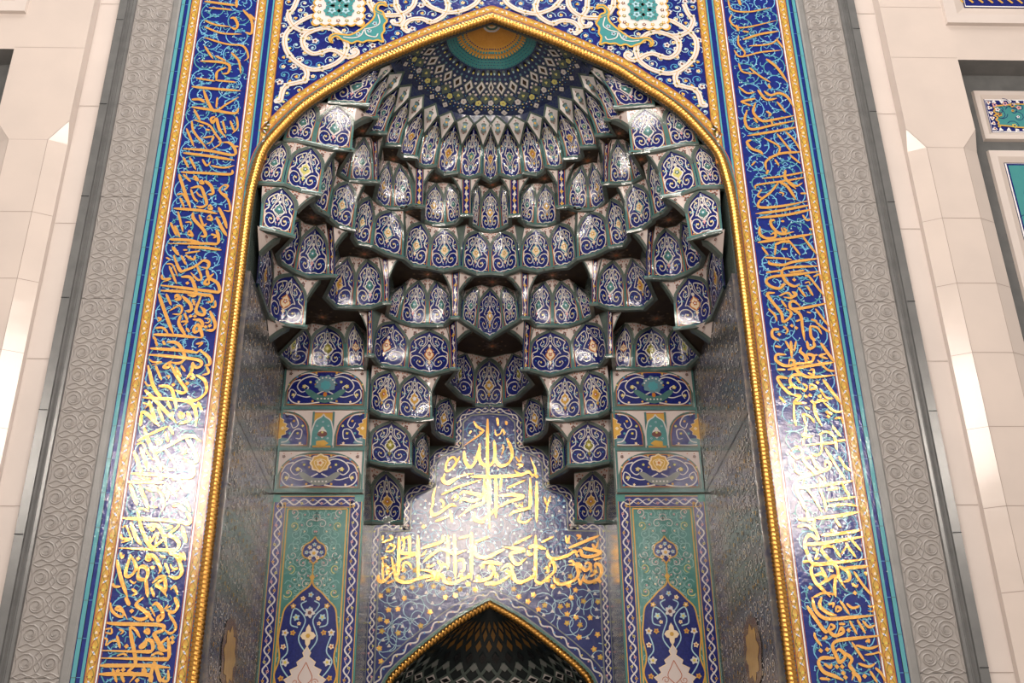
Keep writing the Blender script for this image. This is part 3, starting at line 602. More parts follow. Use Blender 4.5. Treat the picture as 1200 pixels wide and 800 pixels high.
def border(mb, path, w, base='gold', off=.012, kind=0, fn=FN, period=.30):
    P = resample(path, .03)
    ribbon(mb, P, w, fn, base, off=off)
    def at(i, d):
        a = P[max(0, i-1)]; b = P[min(len(P)-1, i+1)]; dx, dz = b[0]-a[0], b[1]-a[1]; l = math.hypot(dx, dz) or 1
        return (P[i][0]-dz/l*d, P[i][1]+dx/l*d), math.atan2(dz, dx)
    h = w/2
    for sgn in (1, -1):
        ribbon(mb, [at(i, sgn*(h-.004))[0] for i in range(len(P))], .008, fn, 'rust' if kind == 0 else 'olive', off=off+.003)
        if kind == 0: ribbon(mb, [at(i, sgn*(h-.013))[0] for i in range(len(P))], .004, fn, 'olive', off=off+.003)
    n = len(P)
    if kind == 0:
        for s in (1, -1):
            ribbon(mb, [at(i, s*h*.62*math.sin(i*.03/period*2*math.pi))[0] for i in range(n)], .007, fn, 'olive' if s > 0 else 'rust', off=off+.004)
        st = period/2/.03
        for j in range(int(n/st)):
            i = int(j*st)
            if i >= n: break
            (x, z), a = at(i, 0)
            a2 = a+(.8 if j % 2 else -.8)
            c, s = math.cos(a2), math.sin(a2)
            q = [(-.030, 0), (-.012, .011), (.012, .006), (.030, 0), (.012, -.011), (-.012, -.006)]
            mb.poly([fn(x+c*u-s*v, z+s*u+c*v, off+.008) for u, v in q], 'white')
            blob(mb, x, z, .008, fn, 'sky', off=off+.010, n=4)
            i2 = min(n-1, int(i+st/2)); (x, z), a = at(i2, h*.1)
            blob(mb, x, z, .020, fn, 'yellow' if j % 2 else 'cream', off=off+.007, lobes=3, depth=.4, rot=a)
            for dd in (.5, -.5):
                (x, z), a = at(i2, h*dd); blob(mb, x, z, .008, fn, 'brownred', off=off+.008, n=4)
    else:
        ribbon(mb, [at(i, h*.5*math.sin(i*.03/period*2*math.pi))[0] for i in range(n)], .014, fn, 'ivory', off=off+.004)
        ribbon(mb, [at(i, h*.30*math.sin(i*.03/period*2*math.pi+.5))[0] for i in range(n)], .007, fn, 'blush', off=off+.005)
        st = period/2/.03
        for j in range(int(n/st)):
            i = int(j*st+st/2)
            if i >= n: break
            (x, z), a = at(i, (h*.35)*(-1 if j % 2 == 0 else 1))
            blob(mb, x, z, .016, fn, ('yellow', 'gold', 'blush')[j % 3], off=off+.007, lobes=5, depth=.4)
ZB, ZT = 0.0, 14.3                      # facade from floor to above the frame
# --- plain backing wall with the pointed opening
wb = MB()
Lh = offs(ARCH, -.03)
def wall_half(mb, m, y, xo, inner, top):
    pts = inner+[(inner[-1][0], ZB)]
    a = [Vector((x, y, z)) for x, z in pts]; b = []
    for x, z in pts: b.append(Vector((xo, y, z)) if x < -.6 else Vector((xo, y, min(top, z+(.6+x)*5))))
    mb.grid([a, b], m, flip=True)
    mb.poly([a[0], Vector((0, y, top)), Vector((xo, y, top)), b[0]], m)
for mir in (0, 1):
    s = -1 if mir else 1
    t = MB(); wall_half(t, 'backing', .03, -4.36, Lh, ZT)
    i = len(wb.v); wb.v += [(v[0]*s, v[1], v[2]) for v in t.v]; wb.f += [tuple(i+j for j in (f[::-1] if mir else f)) for f in t.f]; wb.m += [0]*len(t.f)
wb.names = ['backing']
# soffit of the opening: narrow return behind the moulding
for s in (1, -1):
    a = [Vector((s*x, .03, z)) for x, z in Lh]+[Vector((s*Lh[-1][0], .03, 0))]; b = [p+Vector((0, .05, 0)) for p in a]
    wb.grid([a, b], 'backing', flip=(s < 0))
tag(wb.build('wall_front'), kind='structure')
# --- rope moulding: twisted gilt torus
def rope(name, path, r, Y, label, strands=.050, step=.010, proud=.03):
    P = resample(path, step); n = len(P); mb = MB(); rows = []; m = 14
    for i, p in enumerate(P):
        a = P[max(0, i-1)]; b = P[min(n-1, i+1)]; T = Vector((b[0]-a[0], 0, b[1]-a[1])).normalized(); N = Vector((0, -1, 0)); B = T.cross(N)
        row = []
        for j in range(m+1):
            th = 2*math.pi*j/m
            tw = th+i*step/strands*math.pi
            rr = r*(1+.26*abs(math.sin(tw))-.13)
            row.append(Vector((p[0], Y-proud, p[1]))+(N*math.cos(th)+B*math.sin(th))*rr)
        rows.append(row)
    mb.grid(rows, 'gilt')
    o = mb.build(name, smooth=True)
    return tag(o, label, 'moulding')
full = [(-x, z) for x, z in ARCH[::-1]]; full = [(3.10, .0)]+full+ARCH[1:]+[(-3.10, .0)]
rope('rope_moulding', full, .057, 0, 'large gilded rope moulding outlining the great pointed arch')
# --- teal fillet between rope and tiles
fl = MB()
path = [(-3.165, .1), (-3.165, 8.0+EYE)]
def fillet(mb, P):
    ribbon(mb, P, .030, FN, 'teal', off=.016); 
d1 = offs(ARCH, .075)
fpath = [p for p in d1 if p[1] > 8.35+EYE]
full1 = [(-x, z) for x, z in fpath[::-1]]+fpath[1:]
ribbon(fl, full1, .016, FN, 'slate', off=.016); 
d2 = offs(ARCH, .093); f2 = [p for p in d2 if p[1] > 8.4+EYE]; ribbon(fl, [(-x, z) for x, z in f2[::-1]]+f2[1:], .016, FN, 'teal', off=.016)
d3 = offs(ARCH, .110); f3 = [p for p in d3 if p[1] > 8.45+EYE]; ribbon(fl, [(-x, z) for x, z in f3[::-1]]+f3[1:], .010, FN, 'rust', off=.016)
d4 = offs(ARCH, .172); f4 = [p for p in d4 if p[0] > -3.045]
arch_t = empty('arch_border', (0, 0, 11.4+EYE), 'golden floral tile border following the curve of the great arch', 'tile border')
fl.build('fillet', arch_t)
gb = MB(); border(gb, [(-x, z) for x, z in f4[::-1]]+f4[1:], .115)
gb.build('gold_band', arch_t)
# --- the two tall inscription bands
def vert(mb, x, w, m, off=.014, z0=.1, z1=ZT): ribbon(mb, [(x, z0), (x, z1)], w, FN, m, off=off)
def inscription_band(side, label, strokes):
    mir = side > 0
    root = empty('inscription_band', (side*3.68, 0, .1), label, 'inscription band', 'tall inscription bands flanking the arch')
    f = MB(); f.box((-4.36, -.006, .0), (-3.05, .02, ZT), 'cobalt'); f.build('tile_field', root, mir)
    g = MB()
    border(g, [(-4.158, .1), (-4.158, ZT)], .112); border(g, [(-3.226, .1), (-3.226, ZT)], .104)
    border(g, [(-2.995, 8.85+EYE), (-2.995, ZT)], .115)
    g.build('gold_border', root, mir)
    l = MB()
    for x in (-4.090, -3.290): vert(l, x, .016, 'white')
    for x in (-4.073, -3.306): vert(l, x, .006, 'rust')
    l.build('white_line', root, mir)
    b = MB()
    vert(b, -4.325, .050, 'aqua'); vert(b, -4.278, .044, 'cobalt'); vert(b, -4.240, .032, 'aqua'); vert(b, -4.30, .006, 'black', .018)
    vert(b, -3.158, .022, 'aqua', z0=.1); 
    vert(b, -3.115, .062, 'cobalt', .013, z0=8.2+EYE); vert(b, -3.070, .022, 'aqua', z0=8.4+EYE)
    z = .3
    while z < ZT:
        vert(b, -4.325, .05, 'slate', .0165, z, z+.006); vert(b, -4.278, .044, 'sky', .0165, z, z+.006); z += .40
    b.build('blue_fillet', root, mir)
    # thin scrolling vine behind the letters
    v = MB(); rr = random.Random(5 if mir else 3)
    z = .4; k = 0
    while z < ZT-.1:
        for j, cx in enumerate((-3.88, -3.50)):
            s = 1 if (k+j) % 2 else -1
            zz = z+(.15 if j else 0)
            sp = spiral(cx, zz, .21, .045, s*1.2, s*1.5, 26); ribbon(v, sp, .0125, FN, 'vineblue' if (k+j) % 3 else 'aqua', off=.010)
            for i in range(2, 26, 3):
                x, y = sp[i]; a = rr.random()*6.3
                blob(v, x+.018*math.cos(a), y+.018*math.sin(a), .014, FN, ('vineblue', 'sky', 'aqua', 'paleblue')[i % 4], off=.011, lobes=3, depth=.5, rot=a)
        z += .30; k += 1
    for i in range(900):
        x = -4.04+rr.random()*.70; z = .3+rr.random()*(ZT-.5); a = rr.random()*6.3
        ribbon(v, cr([(x, z), (x+.045*math.cos(a), z+.045*math.sin(a)), (x+.07*math.cos(a+.9), z+.07*math.sin(a+.9))], 3), .009, FN, 'vineblue' if i % 3 else 'aqua', off=.0095)
        blob(v, x, z, .012, FN, ('paleblue', 'aqua', 'vineblue')[i % 3], off=.0105, lobes=3, depth=.5, rot=a)
    v.build('vine_scroll', root, mir)
    t = MB()
    draw_strokes(t, strokes, 0.0, 'letter_gold', off=.018)
    t.build('gilt_lettering', root, False)
    return root
# --- spandrels
def sp8(L, ox=320, oy=0, s=8.0): return [pz(ox+x/s, oy+y/s) for x, y in L]
SPR = [sp8([(230,0),(190,90),(150,130),(150,180),(190,250),(260,290),(340,300),(410,285),(500,268),(580,290),(640,340),(685,410),(690,460),(660,540),(590,600),(500,640),(400,660),(310,645),(220,590),(150,520),(115,440),(115,350),(150,290),(210,240),(290,190),(360,160),(410,155)]),
 sp8([(390,290),(310,330),(280,390),(300,460),(370,510),(450,500),(530,475),(600,490),(660,525),(730,540),(785,510),(780,480),(750,490)]),
 sp8([(300,650),(320,700),(300,770)])+sp8([(760,80),(620,110),(500,140),(430,210),(400,300),(380,380),(330,390)], 300, 90, 13.33),
 sp8([(100,-60),(110,0),(120,80),(160,140),(180,180),(150,230),(100,230),(85,210)], 450), sp8([(-30,150),(90,155),(190,130),(260,80),(290,20),(285,-40)], 450),
 sp8([(340,-40),(370,0),(420,60),(500,100),(590,125),(680,120),(780,90),(860,40),(900,-20)], 450), sp8([(570,-40),(580,0),(600,60),(580,130),(520,185),(440,215),(350,185),(250,195),(195,240),(190,280),(220,300)], 450),
 sp8([(890,-60),(900,0),(910,50),(950,110),(1040,150),(1190,150)])]
LEAF = sp8([(1070,70),(1050,42),(1000,35),(965,60),(945,100),(955,150),(930,200),(860,260),(790,310),(720,340),(640,335),(580,330),(540,350),(530,390),(560,415),(548,385),(570,358),(610,355),(645,385),(690,400),(740,420),(790,398),(840,412),(890,392),(940,398),(985,388),(1035,408),(1020,340),(1045,300),(1040,250),(1070,210),(1045,170),(1030,125),(985,105),(990,70),(1020,58),(1050,66)])
def spandrel(side, label):
    mir = side > 0
    root = empty('spandrel_panel', (side*2.0, 0, 11.9+EYE), label, 'tile panel', 'tiled spandrels above the great arch')
    inner = [p for p in offs(ARCH, .225)]
    k = [p for p in inner if p[0] > -2.93]
    outline = k+[(-2.93, k[-1][1]-.03), (-2.93, ZT), (0, ZT)]
    f = MB()
    a = [(x, -.006, z) for x, z in k]+[(-2.93, -.006, k[-1][1]-.03)]; b = [(x, -.006, ZT) for x, _, _ in a]
    f.grid([a, b], 'navy', flip=False); f.build('tile_field', root, mir)
    def inside(x, z):
        if x < -2.9 or x > -.02 or z > ZT-.02: return False
        for (x0, z0), (x1, z1) in zip(k, k[1:]):
            if x1 <= x <= x0: return z > z0+(z1-z0)*(x0-x)/max(1e-6, x0-x1)+.04
        return x < k[-1][0] and z > k[-1][1]
    g = MB(); rr = random.Random(11)
    pts = []
    for _ in range(5200):
        x = -rr.random()*2.9; z = 8.9+EYE+rr.random()*3.8
        if not inside(x, z): continue
        if any((x-p[0])**2+(z-p[1])**2 < .105**2 for p in pts): continue
        pts.append((x, z)); i = len(pts)
        s = 1 if i % 2 else -1
        ribbon(g, spiral(x, z, .075, .02, rr.random()*6, s*1.0, 9), .011, FN, 'sky' if i % 2 else 'paleblue', off=.008)
        q = i % 5
        if q == 0: flower(g, x, z, .052, FN, 'ivory', 'brownred', off=.012)
        elif q == 1: flower(g, x, z, .034, FN, 'cream', 'gold', off=.012)
        elif q == 2: blob(g, x, z, .028, FN, 'gold', off=.012, lobes=3, depth=.4, rot=rr.random()*6)
        else: blob(g, x, z, .024, FN, ('cream', 'aqua', 'paleblue', 'lemon')[i % 4], off=.012, lobes=5, depth=.4)
    g.build('small_flowers', root, mir)
    r = MB()
    for pi_, P in enumerate(SPR):
        q = cr(P, 7); e_ = pi_*.0005; ribbon(r, q, .074, FN, 'cream', off=.018+e_, lift=.00001); ribbon(r, q, .060, FN, 'ivory', off=.0225+e_, lift=.00001); ribbon(r, q, .008, FN, 'gold', off=.027+e_)
        n = len(q)
        for i in range(4, n-2, 5): blob(r, q[i][0], q[i][1], .008, FN, 'brownred', off=.026, n=4)
        for i in range(12, n-6, 24):
            blob(r, q[i][0], q[i][1], .058, FN, 'cream', off=.020, lobes=5, depth=.35); blob(r, q[i][0], q[i][1], .020, FN, 'olive', off=.027, lobes=4, depth=.3)
        e = q[-1]; blob(r, e[0], e[1], .045, FN, 'ivory', off=.0215, n=10)
    r.build('ribbon_scroll', root, mir)
    l = MB()
    from mathutils.geometry import tessellate_polygon
    def fill(mb, P, m, off):
        for t in tessellate_polygon([[Vector((x, z, 0)) for x, z in P]]):
            mb.poly([FN(P[i][0], P[i][1], off) for i in t], m)
    L = cr(LEAF, 3, closed=True); fill(l, L, 'turquoise', .028)
    ribbon(l, L, .028, FN, 'gold', off=.031, closed=True)
    for S_ in (sp8([(660,360),(740,370),(820,350),(860,290),(940,270),(1000,230),(985,150)]), sp8([(860,280),(880,340),(960,360),(985,330)])):
        ribbon(l, cr(S_, 5), .016, FN, 'ivory', off=.032)
    for u, v in ((800,335),(905,305),(955,235)):
        x, z = sp8([(u, v)])[0]; flower(l, x, z, .04, FN, 'paleblue', 'brownred', off=.034)
    l.build('curled_leaf', root, mir)
    m = MB(); cx, cz = pz(398, 9); 
    def sq(rad, n=6, d=.035):
        P = []
        for e in range(4):
            for i in range(n*6):
                t = i/(n*6)*2-1; o = rad-d*abs(math.sin((t+1)/2*n*math.pi))*-1-d
                x, y = t*rad, -o
                for _ in range(e): x, y = -y, x
                P.append((cx+x, cz+y))
        return P
    fill(m, sq(.375), 'gold', .030); fill(m, sq(.350), 'ivory', .033)
    for i in range(20):
        t = (i % 5)/5*2-.8; e = i//5; x, y = t*.30, -.275
        for _ in range(e): x, y = -y, x
        flower(m, cx+x, cz+y, .034, FN, ('olive', 'gold', 'brownred')[i % 3], 'cream', off=.036)
    for sx_ in (-1, 1):
        for sz in (-1, 1):
            blob(m, cx+sx_*.095, cz+sz*.095, .125, FN, 'turquoise', off=.040, lobes=8, depth=.2); flower(m, cx+sx_*.095, cz+sz*.095, .06, FN, 'paleblue', 'teal', off=.044)
            for a in range(5): blob(m, cx+sx_*.095+.075*math.cos(a*1.26), cz+sz*.095+.075*math.sin(a*1.26), .012, FN, 'brownred', off=.044, n=4)
    m.build('square_rosette', root, mir)
spandrel(-1, 'tiled spandrel with curling pale ribbons, left of the great arch apex')
spandrel(1, 'tiled spandrel with curling pale ribbons, right of the great arch apex')
inscription_band(-1, 'tall blue tile band with gilt script, left of the arch', strokes(LETTERS_L, 0.0, .036))
inscription_band(1, 'tall blue tile band with gilt script, right of the arch', strokes(LETTERS_R, 0.0, .036))
# ------------------------------------------------------------------ grey stone frame and marble walls
def vprof(mb, prof, z0, z1, m):
    mb.grid([[Vector((x, y, z0)) for x, y in prof], [Vector((x, y, z1)) for x, y in prof]], m, flip=False)
ORD = ['topmost', 'second', 'third', 'fourth', 'fifth', 'sixth', 'seventh', 'eighth', 'ninth', 'lowest']
def ridge(mb, P, w, h, m, z=0):
    n = len(P); A = []; B = []; C = []
    for i, p in enumerate(P):
        a = P[max(0, i-1)]; b = P[min(n-1, i+1)]; dx, dy = b[0]-a[0], b[1]-a[1]; l = math.hypot(dx, dy) or 1
        nx, ny = -dy/l*w/2, dx/l*w/2
        A.append(FN(p[0]+nx, p[1]+ny, .001)); B.append(FN(p[0], p[1], .001+h)); C.append(FN(p[0]-nx, p[1]-ny, .001))
    mb.grid([A, B, C], m, flip=True)
def carved(side, z0, z1, label):
    mir = side > 0
    root = empty('carved_slab', (side*4.72, 0, z0), label, 'carved panel', 'carved grey stone slabs beside the tile bands')
    b = MB(); b.box((-4.972, .0, z0+.004), (-4.468, .05, z1-.004), 'carved_stone'); b.build('slab', root, mir)
    r = MB(); z = z0+.15; k = 0; cx = -4.72
    while z < z1-.05:
        for h in (1, -1):
            ridge(r, spiral(cx+h*.125, z, .108, .03, (0 if h > 0 else math.pi)+.3*h, h*1.6, 20), .024, .010, 'carved_stone')
            ridge(r, spiral(cx+h*.125, z, .055, .05, 0, 1, 10), .016, .007, 'carved_stone')
            ridge(r, cr([(cx, z+.13), (cx+h*.08, z+.15), (cx+h*.17, z+.12), (cx+h*.235, z+.15)], 4), .022, .009, 'carved_stone')
            ridge(r, cr([(cx, z-.10), (cx+h*.07, z-.13), (cx+h*.15, z-.10), (cx+h*.235, z-.14)], 4), .022, .009, 'carved_stone')
            ridge(r, cr([(cx+h*.235, z+.10), (cx+h*.215, z), (cx+h*.235, z-.10)], 3), .016, .007, 'carved_stone')
            ridge(r, cr([(cx, z+.12), (cx+h*.035, z+.075), (cx, z+.02), (cx+h*.03, z-.03), (cx, z-.09)], 3), .018, .008, 'carved_stone')
            blob(r, cx+h*.125, z, .022, FN, 'carved_stone', off=.012, lobes=5, depth=.4)
        z += .30
    r.build('relief', root, mir)
seams = [0.02, 3.87-.0, 5.35, 6.88, 8.36, 9.86, 11.35, 12.80, ZT]
seams = [0.02, 2.42, 3.90, 5.40, 6.90, 8.38, 9.86, 11.35, 12.80, ZT]
for side, sn in ((-1, 'left'), (1, 'right')):
    for i in range(len(seams)-1):
        top = len(seams)-2-i
        carved(side, seams[i], seams[i+1], ('lowest' if i == 0 else ORD[top])+' carved grey stone slab '+('left' if side < 0 else 'right')+' of the '+sn+' inscription band'+('' if top in (0,) or i == 0 else ', counted from the top'))
    g = MB(); vprof(g, [(-4.47, .05), (-4.468, -.018), (-4.45, -.030), (-4.385, -.030), (-4.362, -.014), (-4.36, .02)], .02, ZT, 'grey_stone')
    o = g.build('stone_fillet', None, side > 0); tag(o, 'narrow plain grey stone fillet hugging the outer edge of the %s inscription band' % sn, 'stone trim', 'plain grey fillets')
    g = MB(); vprof(g, [(-5.20, .05), (-5.198, -.05), (-5.185, -.075), (-5.09, -.060), (-5.085, -.030), (-5.06, -.030), (-5.05, -.052), (-5.035, -.030), (-5.02, -.030), (-5.01, -.045), (-4.975, -.040), (-4.972, .03)], .02, ZT, 'dark_stone')
    z = 1.0
    while z < ZT:
        ribbon(g, [(-5.19, z), (-5.09, z)], .008, FN, 'black', off=.078); z += 1.47
    o = g.build('stone_moulding', None, side > 0); tag(o, 'dark grey stepped stone moulding between marble and carved slabs on the %s' % sn, 'stone trim', 'dark grey stepped mouldings')
# marble wall, built for the left (x < 0) and mirrored
ZS = 10.9; ZC = 10.6
def marble_wall(name, mir):
    m = MB()
    V = Vector
    Z0 = 0.0
    def q(a, b, c, d, mt='marble'): m.poly([a, b, c, d], mt)
    def vface(p, r, z0, z1, mt='marble'): q(V((p[0], p[1], z0)), V((r[0], r[1], z0)), V((r[0], r[1], z1)), V((p[0], p[1], z1)), mt)
    # cream strip beside the moulding
    vface((-5.48, -.01), (-5.195, -.01), Z0, ZT+1, 'marble_pale')
    # pilaster: return, chamfer, front, chamfer, recess side
    vface((-5.48, -.20), (-5.48, -.01), ZS, ZT+1); vface((-5.48, -.10), (-5.48, -.01), Z0, ZC)
    q(V((-5.48, -.10, ZC)), V((-5.48, -.01, ZC)), V((-5.48, -.01, ZS)), V((-5.48, -.20, ZS)))
    vface((-5.70, -.20), (-5.48, -.10), Z0, ZC)
    m.poly([V((-5.70, -.20, ZC)), V((-5.48, -.10, ZC)), V((-5.48, -.20, ZS))], 'marble')
    vface((-6.195, -.20), (-5.70, -.20), Z0, ZC)
    m.poly([V((-6.195, -.2, ZC)), V((-5.70, -.2, ZC)), V((-5.48, -.2, ZS)), V((-6.41, -.2, ZS))], 'marble')
    vface((-6.41, -.10), (-6.195, -.20), Z0, ZC)
    m.poly([V((-6.41, -.10, ZC)), V((-6.195, -.20, ZC)), V((-6.41, -.20, ZS))], 'marble')
    ZR = 12.10
    vface((-6.41, -.20), (-5.48, -.20), ZS, ZR)
    vface((-9.5, -.20), (-5.48, -.20), ZR, ZT+1)
    # recess: side, head and dark back
    m.poly([V((-6.41, .12, Z0)), V((-6.41, -.10, Z0)), V((-6.41, -.10, ZC)), V((-6.41, -.20, ZS)), V((-6.41, -.20, ZR)), V((-6.41, .12, ZR))], 'dark_stone')
    m.poly([V((-9.5, -.2, ZR)), V((-6.41, -.2, ZR)), V((-6.41, .12, ZR)), V((-9.5, .12, ZR))], 'grey_stone')
    vface((-9.5, .12), (-6.41, .12), Z0, ZR, 'dark_stone')
    # joints
    def joint(P, w=.008): 
        P = [V(p) for p in P]; ribs = []
        for a, b in zip(P, P[1:]):
            d = (b-a).normalized(); s = V((0, 0, 1)) if abs(d.z) < .7 else V((1, 0, 0))
            s = (s-d*s.dot(d)).normalized()*w/2; f = V((0, -.0015, 0))
            m.poly([a-s+f, b-s+f, b+s+f, a+s+f], 'marble_joint')
    z = .9
    while z < ZC-.3:
        joint([(-5.48, -.10, z), (-5.70, -.20, z), (-6.195, -.20, z), (-6.41, -.10, z)]); z += .955
    joint([(-5.70, -.20, 0), (-5.70, -.20, ZC), (-5.48, -.20, ZS)], .007); joint([(-6.195, -.2, 0), (-6.195, -.2, ZC), (-6.41, -.2, ZS)], .006)
    joint([(-5.70, -.2, ZC), (-6.195, -.2, ZC)], .005)
    for z in (.9, 2.0, 3.9, 5.75, 7.56, 9.45, 11.3, 13.1): joint([(-5.195, -.012, z), (-5.47, -.012, z)], .008)
    joint([(-5.48, -.2, ZR+.03), (-6.41, -.2, ZR+.03)], .005); joint([(-5.48, -.2, 13.05), (-6.6, -.2, 13.05)], .005)
    o = m.build(name, None, mir); tag(o, kind='structure')
marble_wall('wall_left', False); marble_wall('wall_right', True)
def frame_panel(side, x0, x1, z0, z1, Y, fw, style, label, name='framed_tile_panel'):
    # x0 nearest the arch; built on the left and mirrored
    mir = side > 0
    root = empty(name, (side*(abs(x0)+abs(x1))/2, Y, z0), label, 'tile panel', 'framed tile panels set in the marble walls')
    X0, X1 = -abs(x1), -abs(x0)
    fr = MB()
    def ring(a, b, c, d, y0, y1, w, m):
        o = [(a, c), (b, c), (b, d), (a, d)]; i = [(a+w, c+w), (b-w, c+w), (b-w, d-w), (a+w, d-w)]
        for k in range(4):
            j = (k+1) % 4
            fr.poly([(o[k][0], y0, o[k][1]), (o[j][0], y0, o[j][1]), (i[j][0], y1, i[j][1]), (i[k][0], y1, i[k][1])], m)
    ring(X0, X1, z0, z1, Y, Y-.05, .012, 'marble'); ring(X0+.012, X1-.012, z0+.012, z1-.012, Y-.05, Y-.05, fw*.5, 'marble_pale'); ring(X0+.012+fw*.5, X1-.012-fw*.5, z0+.012+fw*.5, z1-.012-fw*.5, Y-.05, Y-.02, fw*.4, 'marble')
    fr.build('marble_frame', root, mir)
    t = MB(); a, b, c, d = X0+fw, X1-fw, z0+fw, z1-fw; fn = plane_fn(Y-.02)
    t.box((a, Y-.02, c), (b, Y+.01, d), 'navy')
    w, h = b-a, d-c; rr = random.Random(int(z0*10))
    ribbon(t, [(a+.01, c+.01), (b-.01, c+.01), (b-.01, d-.01), (a+.01, d-.01), (a+.01, c+.01)], .02, fn, 'white', off=.004)
    if style == 'script':
        for i in range(14):
            x = a+.15+i*w/14; ribbon(t, cr([(x, c+.08), (x+.08, c+.2), (x+.02, c+.35), (x+.12, c+.5)], 5), .03, fn, 'gold', off=.006)
        tb = MB()
        for i in range(16):
            x = a+(i+.5)*w/16; ribbon(fr, [(x-.03, z0+fw*.75), (x, z0+fw*.6), (x+.03, z0+fw*.75)], .01, plane_fn(Y-.05), 'slate', off=.004)
    else:
        inset = .08 if style == 'cartouche' else .06
        P = []
        cxx, czz = (a+b)/2, (c+d)/2; n = 80
        for i in range(n):
            q = 2*math.pi*i/n; cq, sq_ = math.cos(q), math.sin(q)
            k = 1/max(abs(cq), abs(sq_)); k = min(k, 1.25)
            rad = 1-.05*abs(math.sin(q*9))
            P.append((cxx+cq*k*(w/2-inset)*rad, czz+sq_*k*(h/2-inset)*rad))
        if style == 'garden': t.poly([fn(a+.04, c+.04, .006), fn(b-.04, c+.04, .006), fn(b-.04, d-.04, .006), fn(a+.04, d-.04, .006)], 'turquoise')
        else:
            t.poly([fn(x, z, .006) for x, z in P], 'turquoise'); ribbon(t, P, .022, fn, 'gold', off=.009, closed=True)
        for _ in range(60 if style == 'cartouche' else 220):
            x = a+.1+rr.random()*(w-.2); z = c+.08+rr.random()*(h-.16)
            ribbon(t, spiral(x, z, .10, .03, rr.random()*6, .8, 8), .010, fn, 'midnight', off=.008)
            flower(t, x, z, .04 if rr.random() < .4 else .025, fn, rr.choice(('white', 'yellow', 'white', 'gold', 'pink')), rr.choice(('brownred', 'cobalt')), off=.012)
        if style == 'garden':
            blob(t, a+.16, d-.16, .26, fn, 'gold', off=.013, lobes=8, depth=.2); blob(t, a+.16, d-.16, .22, fn, 'umber', off=.016, lobes=8, depth=.2)
            for i in range(24): blob(t, a+.16+.15*math.cos(i*2.4)*(i/24)**.5, d-.16+.15*math.sin(i*2.4)*(i/24)**.5, .02, fn, ('gold', 'ivory', 'midnight')[i % 3], off=.019, lobes=4)
        for ex in ((a+.05, b-.05) if style == 'cartouche' else ()):
            for i in range(int(h/.09)):
                blob(t, ex, c+.06+i*.09, .04, fn, 'white', off=.007, lobes=3, depth=.5, rot=rr.random()*6); blob(t, ex, c+.06+i*.09, .014, fn, 'rust', off=.012, n=5)
        for ez in ((c+.045, d-.045) if style == 'cartouche' else ()):
            for i in range(int(w/.11)):
                blob(t, a+.06+i*.11, ez, .036, fn, 'white', off=.007, lobes=3, depth=.5, rot=rr.random()*6)
    t.build('tile_picture', root, mir)
for side, sn in ((-1, 'left'), (1, 'right')):
    frame_panel(side, 6.36, 9.0, 12.72, 14.2, -.20, .33, 'script', 'large marble framed inscription panel at the top corner of the %s marble wall' % sn)
    frame_panel(side, 6.66, 9.0, 10.95, 11.80, .12, .14, 'cartouche', 'wide marble framed panel with turquoise cartouche, in the dark recess of the %s wall' % sn)
    frame_panel(side, 6.66, 9.0, 3.0, 10.78, .12, .20, 'garden', 'tall marble framed turquoise panel below the cartouche, in the %s wall recess' % sn)
fl_ = MB(); fl_.box((-14, -30, -.05), (14, 5.2, 0), 'floor_stone'); tag(fl_.build('floor'), kind='structure')
# ------------------------------------------------------------------ alcove walls
HM = MATS
bk = MB()   # plain shell behind the vault
bk.box((-3.35, 4.62, 6.3), (3.35, 4.72, 14.2), 'backing'); bk.box((-3.12, .12, 8.84), (-3.06, 4.6, 11.2), 'slate'); bk.box((3.06, .12, 8.84), (3.12, 4.6, 11.2), 'slate'); bk.box((-3.45, .06, 8.9), (-3.35, 4.72, 14.2), 'backing'); bk.box((3.35, .06, 8.9), (3.45, 4.72, 14.2), 'backing'); bk.box((-3.45, .06, 14.2), (3.45, 4.72, 14.3), 'backing')
tag(bk.build('wall_back'), kind='structure')
ZP = 5.33+EYE
# back wall on both sides of the inner recess, and side reveals
for s, nm in ((1, 'wall_pier_left'), (-1, 'wall_pier_right')):
    m = MB()
    m.grid([[Vector((-s*3.0, 2.906, z)) for z in (0, 8.84)], [Vector((-s*1.74, 2.906, z)) for z in (0, 8.84)]], 'slate', flip=s > 0)
    m.grid([[Vector((-s*1.74, 2.9, z)) for z in (0, 8.84)], [Vector((-s*1.74, 4.2, z)) for z in (0, 8.84)]], 'slate', flip=s > 0)
    tag(m.build(nm), kind='structure')
def sfn(X):   # chart on a side reveal: (y, z), offset towards the opening
    return lambda y, z, o=0: Vector((X+(o if X < 0 else -o), y, z))
def scroll_field(mb, fn, x0, x1, z0, z1, step, w, cols, inside=None, seed=1, off=.010, fl=('ivory', 'cream', 'gold'), r=.42):
    rr = random.Random(seed); nx = max(1, int(round((x1-x0)/step))); nz = max(1, int((z1-z0)/step))
    k = 0
    for i in range(nx):
        for j in range(nz):
            x = x0+(i+.5)*(x1-x0)/nx; z = z0+(j+.5)*(z1-z0)/nz; k += 1
            if inside and not inside(x, z): continue
            h = 1 if i >= nx/2 else -1
            s = h if j % 2 else -h
            ribbon(mb, spiral(x, z, step*r*1.15, step*.10, s*.8+(0 if h > 0 else math.pi), s*1.4, 15), w, fn, cols[j % len(cols)], off=off)
            flower(mb, x, z, step*.13, fn, fl[k % len(fl)], 'brownred', off=off+.003)
            for q in range(3):
                a = rr.random()*6.3; blob(mb, x+step*.45*math.cos(a), z+step*.45*math.sin(a), step*.07, fn, fl[(k+q) % len(fl)], off=off+.003, lobes=3, depth=.45, rot=a)
